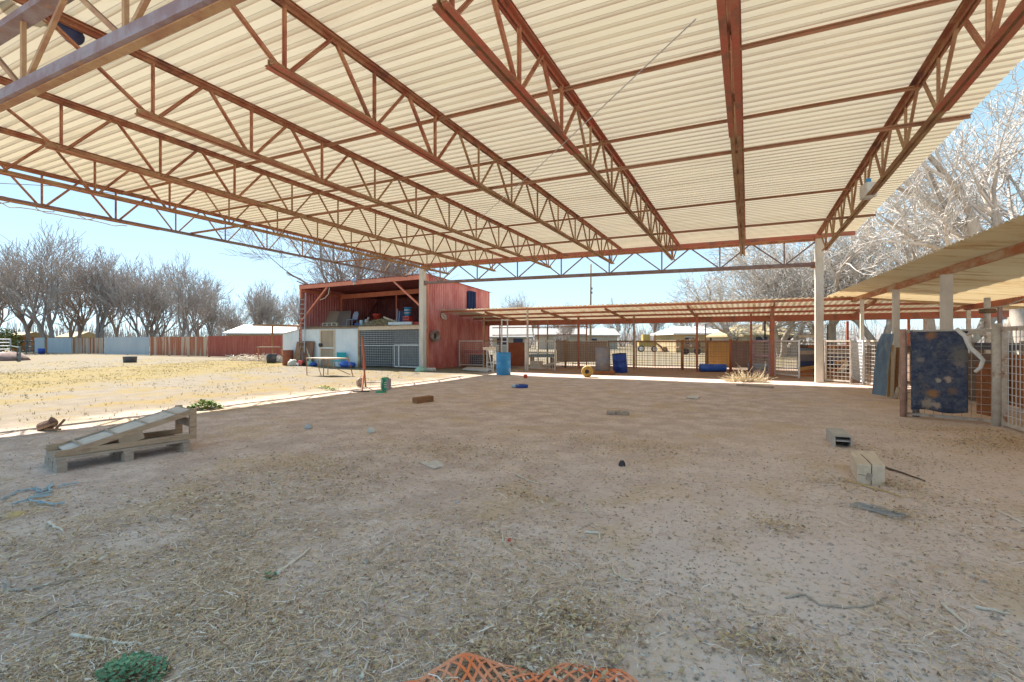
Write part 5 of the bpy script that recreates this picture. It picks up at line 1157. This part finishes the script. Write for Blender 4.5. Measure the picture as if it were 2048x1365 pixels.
# hollow channel block
q=onground(G(1668,894)); uu=Vector((.995,.1,0)); vv=Vector((-.02,1,0)); W=.205; e=q+uu*W
t=thing('hollow_block','pale hollow concrete block with dark open end, behind the timber block','block',(q+e)/2+vv*.3)
b=MB()
for a in(0,W-.018): b.prism([tb(a,0,0),tb(a,.62,0),tb(a,.62,.16),tb(a,0,.16)],uu*.018)
b.prism([tb(.018,0,.142),tb(.018,.62,.142),tb(W-.018,.62,.142),tb(W-.018,0,.142)],(0,0,.018)); b.prism([tb(.018,.58,.0),tb(.018,.60,0),tb(W-.018,.60,0),tb(W-.018,.58,0)],(0,0,.14)); b.build('block_shell',CONC,t)
b=MB(); b.prism([tb(.02,.03,.075),tb(.02,.5,.09),tb(W-.02,.5,.09),tb(W-.02,.03,.075)],(0,0,.02)); b.build('inner_web',CONC,t)
def lump(name,label,px_,py_,size,m,cat,seed,sm=True):
    q=onground(G(px_,py_)); rr=random.Random(seed); b=MB(); sx,sy,sz=size; b.lathe([(0,0),(.42,.0),(.5,.25),(.42,.65),(.25,.92),(0,1)],(0,0,0),9)
    a=rr.uniform(0,3); b.v=[((x*(1+rr.uniform(-.15,.15)))*sx*math.cos(a)-y*sy*math.sin(a)+q.x,x*sx*math.sin(a)+(y*(1+rr.uniform(-.15,.15)))*sy*math.cos(a)+q.y,q.z-.008+z*sz*(1+rr.uniform(-.12,.12))) for x,y,z in b.v]
    return tag(b.build(name,m,loc=q,smooth=sm),label,cat)
q=onground(G(823,808)); e=onground(G(857,804)); t_=e-q
b=MB(); b.bar(q+Vector((0,.1,.065)),e+Vector((0,.12,.07)),.17,.13); tag(b.build('cut_log',mat('brown_brick_wood',(.34,.18,.09),(.25,.12,.06),6,.9,0,.5,fine=.2),loc=q,bevel=.015),'short brown wood chunk lying near the green jug','chunk')
a,c=onground(G(1212,829)),onground(G(1256,830)); b=MB(); b.bar(a+Vector((0,.06,.035)),c+Vector((0,.06,.035)),.17,.07); tag(b.build('ground_plank',OLDWOOD,loc=a,bevel=.008),'short grey brown plank half buried in the middle of the dirt','plank')
P4=[onground(G(*p))+Vector((0,0,.006)) for p in((836,925),(868,937),(889,932),(880,921))]; b=MB(); b.prism(P4,(0,0,.008)); tag(b.build('flat_card',PAPER,loc=P4[0]),'flat dirty white card lying on the dirt in mid yard','card')
P4=[onground(G(*p))+Vector((0,0,.012)) for p in((1371,797),(1395,799),(1400,795),(1377,794))]; b=MB(); b.prism(P4,(0,0,.02)); tag(b.build('flat_tile',PAPER,loc=P4[0]),'small pale flat slab on the dirt in front of the dry brush','slab')
q=onground(G(1040,775)); t=thing('blue_tray','blue and white shallow tub lying on the dirt beyond the wood chunk','tray',q)
b=MB(); b.lathe([(0,0),(.18,0),(.20,.09),(.17,.09),(.15,.03),(0,.03)],q+Vector((.06,0,0)),16); b.build('tray_body',NAVYPL,t,smooth=True); b=MB(); b.lathe([(0,.0),(.11,.01),(.12,.08),(0,.09)],q+Vector((-.14,-.04,0)),12); b.build('lid',mat('sky_blue_plastic',(.35,.55,.66),(.55,.62,.66),5,.5,0,0),t,smooth=True)
q=onground(G(1051,756)); b=MB(); b.lathe([(0,0),(.07,.01),(.08,.10),(.06,.14),(0,.15)],q,10); tag(b.build('red_can',REDPL,loc=q,smooth=True),'small red can at the sunlit strip right of the blue barrel','can')
lump('metal_cup','small grey metal cup lying on the dirt beyond the pallet',617,858,(.13,.10,.09),GALV,'cup',3)
lump('white_stone','whitish lump lying in mid dirt right of the grey cup',742,866,(.14,.12,.09),PAPER,'stone',4,False)
lump('dung_clod','small black clod on the pale dirt in mid yard',1244,932,(.085,.08,.07),BLACKPL,'clod',5,False)
lump('red_scrap','small bright red scrap beside a curved stick',1019,1079,(.035,.03,.025),REDPL,'scrap',6,False)
lump('round_pebble','round tan pebble in front of the straw at lower left centre',732,1124,(.05,.045,.035),STONE,'pebble',7)
lump('pale_scrap','crumpled pale scrap near the orange netting left end',750,1325,(.05,.03,.02),PAPER,'scrap',8,False)
lump('lavender_pebble','pale lavender pebble in the straw below the white card',915,1003,(.06,.04,.03),mat('pale_stone',(.55,.50,.52),(.48,.44,.45),8,.9,0,.2),'pebble',9)
lump('yellow_peel','crumpled yellowish paper scrap at the left edge on the litter',26,1030,(.16,.11,.04),mat('yellow_paper',(.58,.48,.22),(.52,.36,.22),8,.8,0,.2),'scrap',10,False)
# log with broken rack at the left shadow edge
q=onground(G(98,862)); t=thing('root_stump','broken brown root stump lying at the shadow edge behind the pallet','stump',q)
b=MB(); b.tube([q+Vector((-.17,-.05,.05)),q+Vector((-.06,.0,.08)),q+Vector((.05,.05,.12))],[.055,.075,.06],9); b.tube([q+Vector((-.08,.06,.04)),q+Vector((.06,.02,.15)),q+Vector((.1,.0,.17))],[.04,.05,.035],8); b.tube([q+Vector((-.03,.03,.12)),q+Vector((-.05,.05,.19))],[.028,.018],7); b.build('stump_wood',mat('dark_root',(.26,.15,.11),(.16,.09,.07),8,.95,0,.9,fine=.3),t)
b=MB(); b.bar(q+Vector((-.08,-.10,.02)),q+Vector((.24,.0,.13)),.03,.03); b.bar(q+Vector((.16,.0,.0)),q+Vector((.24,.1,.17)),.03,.03); b.bar(q+Vector((.0,-.04,.02)),q+Vector((.28,.03,.03)),.03,.03); b.build('splint',BROWNWOOD,t)
# sticks, each its own
SG='loose sticks lying on the dirt'
def stick(label,pts,r,m=BONE,name='stick'):
    rr=random.Random(len(label)*7+int(pts[0][0])); W=[onground(G(*p))+Vector((0,0,r*.8)) for p in pts]; out=[]
    for i in range(len(W)-1):
        for k in range(4):
            f=k/4; out.append(W[i].lerp(W[i+1],f)+Vector((rr.uniform(-1,1),rr.uniform(-1,1),rr.random()))*r*.7)
    out.append(W[-1]); n=len(out); b=MB(); b.tube(out,[r*(1.1-.55*i/(n-1)) for i in range(n)],7); return tag(b.build(name,m,loc=W[0],smooth=True),label,'stick',SG)
stick('bleached white forked stick at the bottom left above the green weed',[(146,1274),(200,1283),(240,1290),(284,1291)],.009)
stick('long pale stick pointing at the small green sprout',[(552,1150),(585,1125),(622,1096)],.011)
stick('long grey stick curving along the left litter, hook at its left end',[(16,1165),(18,1180),(45,1181),(110,1168),(180,1145)],.010,STICKM)
stick('long tan stalk lying just in front of the timber block',[(1690,963),(1740,978),(1802,996)],.010,mat('tan_stalk',(.58,.44,.20),(.50,.36,.15),9,.8,0,.1))
stick('curved pale twig left of the red scrap',[(1006,1064),(1005,1076),(1013,1092),(1026,1101)],.006)
stick('thin pale twig on the dirt right of the white card',[(1033,949),(1055,960),(1082,967)],.008)
stick('white crooked twig with a short branch in the middle distance',[(1168,1063),(1200,1065),(1199,1078)],.009)
stick('thin curved stick lying in the lower middle',[(1222,1128),(1232,1148),(1252,1160),(1275,1162)],.006)
stick('long thin vine curling across the pale dirt at lower right',[(1570,1195),(1610,1190),(1640,1213),(1690,1219),(1745,1214),(1776,1196)],.006,STICKM)
stick('whitish straight stick at the lower right, broken end',[(1886,1212),(1910,1235),(1932,1256),(1922,1268)],.009)
stick('short pale stick near the right edge, lying level',[(1948,1216),(1985,1224),(2020,1228)],.009)
stick('pale stick at the right edge above the others',[(1994,1024),(2015,1034),(2042,1046)],.010)
stick('thick grey stick lying at the left below the curving one',[(70,1245),(110,1222),(178,1205)],.009,STICKM)
stick('thin twig below the orange scrap, lying vertical in the left middle',[(733,1230),(737,1190),(752,1172),(770,1168)],.006,STICKM)
stick('grey stick lying near the wire mat, pointing right',[(1760,934),(1800,948),(1850,965)],.012,mat('dark_stick',(.17,.13,.11),(.12,.09,.08),9,.9,0,.2))
stick('short blonde twig in the straw at left middle',[(95,1046),(110,1054),(126,1064)],.012)
stick('grey twig lying in the straw below the pallet',[(390,1215),(393,1235),(384,1250)],.008,STICKM)
stick('leaning pale stub sticking up at the orange net left end',[(722,1362),(730,1340),(738,1310)],.008)
# blue baling twine
for k,(l,P,sd) in enumerate((('tangled pale blue baling twine, upper loop beside the pallet',[(5,1000),(35,985),(70,978),(85,985),(105,968),(100,985),(60,998),(120,990)],1),('frayed blue twine strand, lower one stretched below the tangle',[(22,1012),(55,1003),(80,1008),(110,1010),(132,1006)],2),('short blue twine end nearest the pallet',[(120,974),(140,970),(158,966)],3))):
    rr=random.Random(sd); W=[onground(G(*p))+Vector((0,0,.014)) for p in P]; b=MB()
    for s_ in range(3):
        pts=[]
        for i in range(len(W)-1):
            for f in(0,.33,.66): pts.append(W[i].lerp(W[i+1],f)+Vector((rr.uniform(-.02,.02),rr.uniform(-.02,.02),rr.uniform(0,.012))))
        b.tube(pts,.0055,5)
    tag(b.build('baling_twine',TWINE,loc=W[0]),l,'twine')
# wire mat scrap
a,c=onground(G(1706,1014)),onground(G(1806,1040)); d=(c-a); n_=Vector((-d.y,d.x,0)).normalized(); b=MB()
for i in range(27):
    p=a+d*(i/26); b.tube([p-n_*.05+Vector((0,0,.01)),p+n_*.01+Vector((0,0,.02)),p+n_*.09+Vector((0,0,.012))],.0035,4)
for k in range(5): 
    o_=n_*(-.05+.035*k); b.tube([a+o_+Vector((0,0,.014)),(a+c)/2+o_+Vector((0,0,.022)),c+o_+Vector((0,0,.014))],.003,4)
tag(b.build('wire_mat',GALV,loc=a),'strip of crumpled grey wire mesh lying below the timber block','mesh')
# orange safety netting
def net():
    b=MB(); nu,nv=46,16; a=Vector((-.78,1.86,0)); du,dv=.0425,.040; rr=random.Random(12)
    c0=G(995,1322)
    left=G(690,1372); right=G(1300,1372); ux=(right-left); ux.z=0; Lx=ux.length; ux.normalize(); uy=Vector((-ux.y,ux.x,0))
    base=left-uy*.50
    def pos(i,j):
        s=i/nu; tt=j/nv; 
        edge=.53+.10*math.exp(-((s-.45)/.15)**2)+.075*math.exp(-((s-.80)/.14)**2)-.015*math.exp(-((s-.62)/.05)**2)-.14*max(0,.3-s)/.3-.10*max(0,s-.92)/.08
        x=s*Lx+.02*math.sin(tt*7+s*9); y=tt*edge
        z=.010+.012*math.exp(-((s-.47)/.12)**2)*(.4+.6*tt)+.012*(1+math.sin(s*23+tt*5))*.6+.012*math.sin(tt*13+s*4)+.004*math.exp(-((s-.8)/.1)**2)
        y+=mnoise.noise(Vector((s*7,2,3)))*.035*tt; z+=max(-.004,mnoise.noise(Vector((s*9,tt*4,7)))*.022); x+=mnoise.noise(Vector((s*8,tt*5,1)))*.02
        p=base+ux*x+uy*y; return Vector((p.x,p.y,gh(p.x,p.y)+z))
    for i in range(nu):
        for j in range(nv):
            if (i+j)%2==0:
                # diamond cell strands with swollen nodes
                p=pos(i,j)
                for (di,dj) in((1,1),(-1,1)):
                    if 0<=i+di<=nu and j+dj<=nv:
                        q=pos(i+di,j+dj); m_=(p+q)/2
                        b.bar(p,q,.0125,.003)
            else: continue
    # heavier selvage band
    for i in range(nu): b.bar(pos(i,nv),pos(i+1,nv),.020 if i<24 else .009,.003)
    o=b.build('safety_net',ORANGE,loc=(base.x+ux.x*Lx/2,base.y+.3,0)); tag(o,'crumpled orange plastic safety netting at the bottom edge','netting')
net()
# green weeds
def weed(name,label,px_,py_,rx,ry,h,n,ls,seed,hue=0):
    q=onground(G(px_,py_)); t=thing(name,label,'weed',q); rr=random.Random(seed); b=MB(); cc=[]; st=MB()
    for i in range(n):
        a=rr.uniform(0,6.28); r=rr.random()**.55; p=q+Vector((math.cos(a)*rx*r,math.sin(a)*ry*r,h*(1-r*r)*rr.uniform(.3,1)+.006))
        d=Vector((math.cos(a),math.sin(a),rr.uniform(-.1,.6))).normalized(); d=(d+Vector((rr.gauss(0,.6),rr.gauss(0,.6),rr.gauss(0,.25)))).normalized(); s_=d.cross(Vector((0,0,1))).normalized(); l=ls*rr.uniform(.6,1.2); w=l*.42; up=d.cross(s_)*-.12*l
        b.add([p,p+d*l*.5+s_*w+up,p+d*l*.5,p+d*l*.5-s_*w+up,p+d*l+up*.3,p+d*l*.8+s_*w*.7+up,p+d*l*.8-s_*w*.7+up],[(0,2,1),(0,3,2),(2,4,5,1),(2,3,6,4)]); k=rr.random()
        cc+=[(.10+.13*k+hue,.21+.20*k,(.12+.12*k)*(1-hue*9),1)]*7
        if i%5==0: st.bar(q+Vector((0,0,.0)),p,.003,.003)
    b.c=cc; b.build('leaves',LEAFM,t); st.build('stem',TANST,t)
weed('green_weed','spreading bluish green weed at the bottom left corner',262,1352,.165,.11,.055,430,.022,1)
weed('green_weed','tiny green sprout at the end of the long pale stick',541,1152,.035,.03,.03,26,.02,2)
weed('green_weed','bright green weed clump in the sun beyond the pallet',410,817,.34,.28,.16,380,.07,3,.06)
weed('green_weed','small green weed in the sun left of the post stand, nearer one',664,781,.30,.15,.07,90,.05,4,.05)
weed('green_weed','small green weed in the sun left of the post stand, farther one',646,777,.28,.12,.06,70,.05,5,.05)
# dry brush heap by the strip of sun
q=onground(G(1492,764)); b=MB(); rr=random.Random(31)
for i in range(230):
    a=rr.uniform(0,6.28); r=rr.random(); p=q+Vector((math.cos(a)*.65*r,math.sin(a)*.25*r,.0)); el=rr.uniform(.1,1.1); L=rr.uniform(.2,.62)*(1.15-.5*r); d=Vector((math.cos(a)*math.cos(el),math.sin(a)*math.cos(el)*.5,math.sin(el))); pts=[p]; 
    for k in range(4):
        d=(d+Vector((rr.gauss(0,.35),rr.gauss(0,.35),rr.gauss(0,.3)))).normalized(); p=p+d*L/4; pts.append(p)
    b.tube(pts,[.014,.011,.009,.007,.004],4)
for k in(-.30,.18):
    p=q+Vector((k+.25,0,.1)); pts=[p]; d=Vector((.1,0,1))
    for j in range(6):
        d=(d+Vector((rr.gauss(0,.25),0,rr.gauss(0,.1)))).normalized(); p=p+d*.11; pts.append(p)
    b.tube(pts,[.022,.02,.018,.014,.01,.006,.004],6)
tag(b.build('dry_brush',mat('straw_brush',(.66,.58,.42),(.55,.46,.32),6,.9,0,.1),loc=q),'heap of dry bleached brush in front of the pens by the sunlit strip','brush')
q1,q2=onground(G(1475,771)),onground(G(1530,776)); b=MB(); b.bar(q1+Vector((0,0,.03)),q2+Vector((.2,0,.03)),.14,.05); tag(b.build('low_board',OLDWOOD,loc=q1),'flat purplish grey board on the dirt in front of the dry brush','board')
P4=[onground(G(*p))+Vector((0,0,.02)) for p in((925,741),(975,745),(985,738),(935,736))]; b=MB(); b.prism(P4,(0,0,.05)); tag(b.build('grey_slab',CONC,loc=P4[0]),'pale grey slab lying before the white framed gate','slab')
# ------------------------------------------------------------------ litter: straw, leaves, gravel, dry grass
def litter():
    rr=random.Random(99); S=MB(); sc=[]; Lf=MB(); lc=[]; Gv=MB(); gc=[]
    piles=[(G(900,905),1.6,.9,2200),(G(640,950),1.2,.7,1800),(G(1250,895),1.4,.7,1200),(G(420,1010),.8,.5,1200),(G(1050,990),.9,.4,700),(G(1150,1245),.42,.30,900),(G(1060,1330),.5,.22,500),(G(1560,1055),.22,.22,260),(G(1780,1030),.25,.25,200),(G(1500,1290),.20,.14,220),(G(1660,965),.35,.3,260),(G(1745,975)+Vector((.25,.15,0)),.22,.25,250),(G(1960,892),.75,.7,1500),(G(1900,860),.9,.5,700),(G(2020,880),.5,.5,800),(G(1840,925),.8,.35,420),(G(1900,1000),.6,.4,300),(G(150,1130),.25,.2,200),(G(1280,960),.9,.5,260),(G(1760,905),.6,.5,350)]
    def dens(x,y,px_):
        n1=mnoise.noise(Vector((x*.55,y*.55,5)))+.6*mnoise.noise(Vector((x*1.7,y*1.7,8)))
        left=max(0,min(1,(1250-px_)/850)); return max(0,min(1,.0+.50*left+(.35+.4*left)*(n1+.05)))
    def straw(p,k):
        a=rr.uniform(0,6.28); L=rr.uniform(.02,.10)*(1.0 if rr.random()<.9 else 2.0); w=rr.uniform(.0017,.0042); z=.004+rr.random()**2*.016
        d=Vector((math.cos(a),math.sin(a),rr.uniform(-.12,.12))); s_=Vector((-d.y,d.x,rr.uniform(-.6,.6)))*w/2; b0=p+Vector((0,0,z)); md=b0+Vector((-d.y,d.x,.2))*rr.uniform(-.12,.12)*L
        S.add([b0-d*L/2-s_,b0-d*L/2+s_,md+s_,md-s_,b0+d*L/2+s_*.5,b0+d*L/2-s_*.5],[(0,1,2,3),(3,2,4,5)])
        q=rr.random(); 
        if q<.45: c=(.72+.18*k,.535+.17*k,.35+.16*k)
        elif q<.8: c=(.40+.18*k,.28+.14*k,.205+.11*k)
        else: c=(.80+.10*k,.73+.09*k,.66+.09*k)
        sc.extend([(*c,1)]*6)
    def leaf(p,k,big=1):
        a=rr.uniform(0,6.28); L=rr.uniform(.012,.034)*big; w=L*rr.uniform(.35,.6); d=Vector((math.cos(a),math.sin(a),rr.uniform(-.4,.5))).normalized(); s_=Vector((-d.y,d.x,rr.uniform(-.5,.5))).normalized(); u_=d.cross(s_)*L*rr.uniform(-.35,.35); b0=p+Vector((0,0,.006+rr.random()**1.5*.022))
        Lf.add([b0-d*L/2,b0+s_*w/2+u_,b0+d*L/2,b0-s_*w/2+u_,b0],[(0,4,1),(1,4,2),(2,4,3),(3,4,0)]); q=rr.random()
        c=(.48+.18*k,.36+.15*k,.21+.10*k) if q<.6 else ((.24+.12*k,.165+.09*k,.11+.06*k) if q<.8 else (.64+.1*k,.55+.1*k,.44+.1*k)); lc.extend([(*c,1)]*5)
    n=0
    while n<66000:
        px_=rr.uniform(-60,2110); py_=790+(1400-790)*rr.random()**.85
        q=G(px_,py_)
        if q.x<-10.4: continue
        if rr.random()>dens(q.x,q.y,px_): n+=.12; continue
        n+=1; p=onground(q); k=rr.random()
        r7=rr.random()
        if r7<.50: straw(p,k)
        elif r7<.68: leaf(p,k)
        else:
            for _ in range(3): leaf(p+Vector((rr.gauss(0,.03),rr.gauss(0,.03),-.003)),rr.random(),.42)
    for c,rx,ry,m_ in piles:
        for i in range(m_):
            q=Vector((c.x+rr.gauss(0,.5)*rx,c.y+rr.gauss(0,.5)*ry,0)); p=onground(q)+Vector((0,0,rr.random()*.02)); 
            if rr.random()<.4: straw(p,rr.random())
            else: leaf(p,rr.random(),1.25)
    for i in range(6500):            # crumbled dung and bark crumbs, thickest in the middle of the yard
        px_=rr.uniform(100,2000); py_=766+420*rr.random()**1.4; q=onground(G(px_,py_))
        if q.x<-9.6 or mnoise.noise(Vector((q.x*.5,q.y*.5,21)))+.35*rr.random()<.02: continue
        r=rr.uniform(.0035,.0105)*(1 if rr.random()<.95 else 1.7); k=rr.random(); vs=[]
        for (x,y,z) in((1,0,0),(0,1,0),(-1,0,0),(0,-1,0),(0,0,.7),(0,0,-.5)): vs.append(q+Vector((x*r*rr.uniform(.5,1.4),y*r*rr.uniform(.5,1.3),z*r+.001)))
        Gv.add(vs,[(0,1,4),(1,2,4),(2,3,4),(3,0,4)]); gc+=[(.24+.20*k,.18+.16*k,.13+.12*k,1)]*6
    for i in range(5200):
        px_=rr.uniform(-40,2100); py_=800+600*rr.random()**.8; q=onground(G(px_,py_)); r=rr.uniform(.003,.011)*(1 if rr.random()<.93 else 1.9); k=rr.random()
        vs=[]
        for (x,y,z) in((1,0,0),(0,1,0),(-1,0,0),(0,-1,0),(0,0,.8),(0,0,-.5)): vs.append(q+Vector((x*r*rr.uniform(.6,1.2),y*r*rr.uniform(.6,1.2),z*r+.002)))
        Gv.add(vs,[(0,1,4),(1,2,4),(2,3,4),(3,0,4)]); gc+=[(.28+.40*k,.22+.36*k,.18+.33*k,1)]*6
    S.c=sc; Lf.c=lc; Gv.c=gc
    tag(S.build('straw_litter',LITTER),'scattered straw and hay stems over the shaded dirt','straw',kind='stuff')
    tag(Lf.build('leaf_litter',LITTER),'dry brown leaf crumbs drifted in patches on the dirt','leaves',kind='stuff')
    tag(Gv.build('gravel',LITTER),'tiny stones and clods strewn on the dirt','gravel',kind='stuff')
    # dry grass on the open yard
    Gs=MB(); gg=[]
    n=0
    while n<9000:
        x=rr.uniform(-42,-10.2); y=rr.uniform(2.2,22); s_=.92*x+.38*y; nn=mnoise.noise(Vector((x*.5,y*.5,2)))+.5*mnoise.noise(Vector((x*1.6,y*1.6,4)))
        inb=1 if -24<s_<-14 else .30
        if rr.random()>inb*max(0,.45+nn): n+=.2; continue
        n+=1; p=onground((x,y)); 
        for k in range(3):
            a=rr.uniform(0,6.28); h=rr.uniform(.02,.07); d=Vector((math.cos(a),math.sin(a),0)); q=p+d*rr.uniform(0,.06); w=Vector((-d.y,d.x,0))*.006
            Gs.add([q-w,q+w,q+d*h*.7+Vector((0,0,h))],[(0,1,2)]); k2=rr.random(); gg.extend([(.30+.10*k2,.22+.09*k2,.08+.06*k2,1)]*3)
    Gs.c=gg; tag(Gs.build('dry_grass',LITTER),'short dead yellow grass across the sunny yard','grass',kind='stuff')
litter()

# ------------------------------------------------------------------ light, sky, camera
sun_to=Vector((-4.72,1.9,5.1)).normalized()
elev=math.asin(sun_to.z); azi=math.atan2(sun_to.x,sun_to.y)
w=bpy.data.worlds.new('World'); scene.world=w; w.use_nodes=True; nt=w.node_tree
bg=nt.nodes['Background']; sky=nt.nodes.new('ShaderNodeTexSky'); sky.sky_type='NISHITA'; sky.sun_disc=False
sky.sun_elevation=elev; sky.sun_rotation=azi; sky.altitude=900; sky.air_density=0.65; sky.dust_density=0.0; sky.ozone_density=2.2
tc=nt.nodes.new('ShaderNodeTexCoord'); sp=nt.nodes.new('ShaderNodeSeparateXYZ'); nt.links.new(tc.outputs['Generated'],sp.inputs[0])
veil=mixc(nt,ramp(nt,sp.outputs['Z'],0.0,.55),(2.25,3.05,3.35),(1.35,2.35,3.0))      # thin, even high veil over a clear sky
nt.links.new(mixc(nt,.82,sky.outputs[0],veil),bg.inputs[0]); bg.inputs[1].default_value=.078
L=bpy.data.lights.new('sun','SUN'); L.energy=3.4; L.angle=R(.55); L.color=(1,.94,.84)
so=bpy.data.objects.new('sun',L); col.objects.link(so); so.rotation_euler=(-sun_to).to_track_quat('-Z','Y').to_euler(); so.location=(-30,15,40)
cam=bpy.data.cameras.new('camera'); cam.sensor_width=36; cam.lens=36*FPX/2048; cam.clip_start=.05; cam.clip_end=3000
co=bpy.data.objects.new('camera',cam); col.objects.link(co); co.location=(0,0,EYE); co.rotation_euler=(R(90),0,TH); scene.camera=co
scene.view_settings.view_transform='Standard'; scene.view_settings.look='None'; scene.view_settings.exposure=2.12; scene.view_settings.gamma=1
scene.cycles.max_bounces=12; scene.cycles.diffuse_bounces=10; scene.cycles.use_denoising=True
scene.cycles.caustics_reflective=False; scene.cycles.caustics_refractive=False
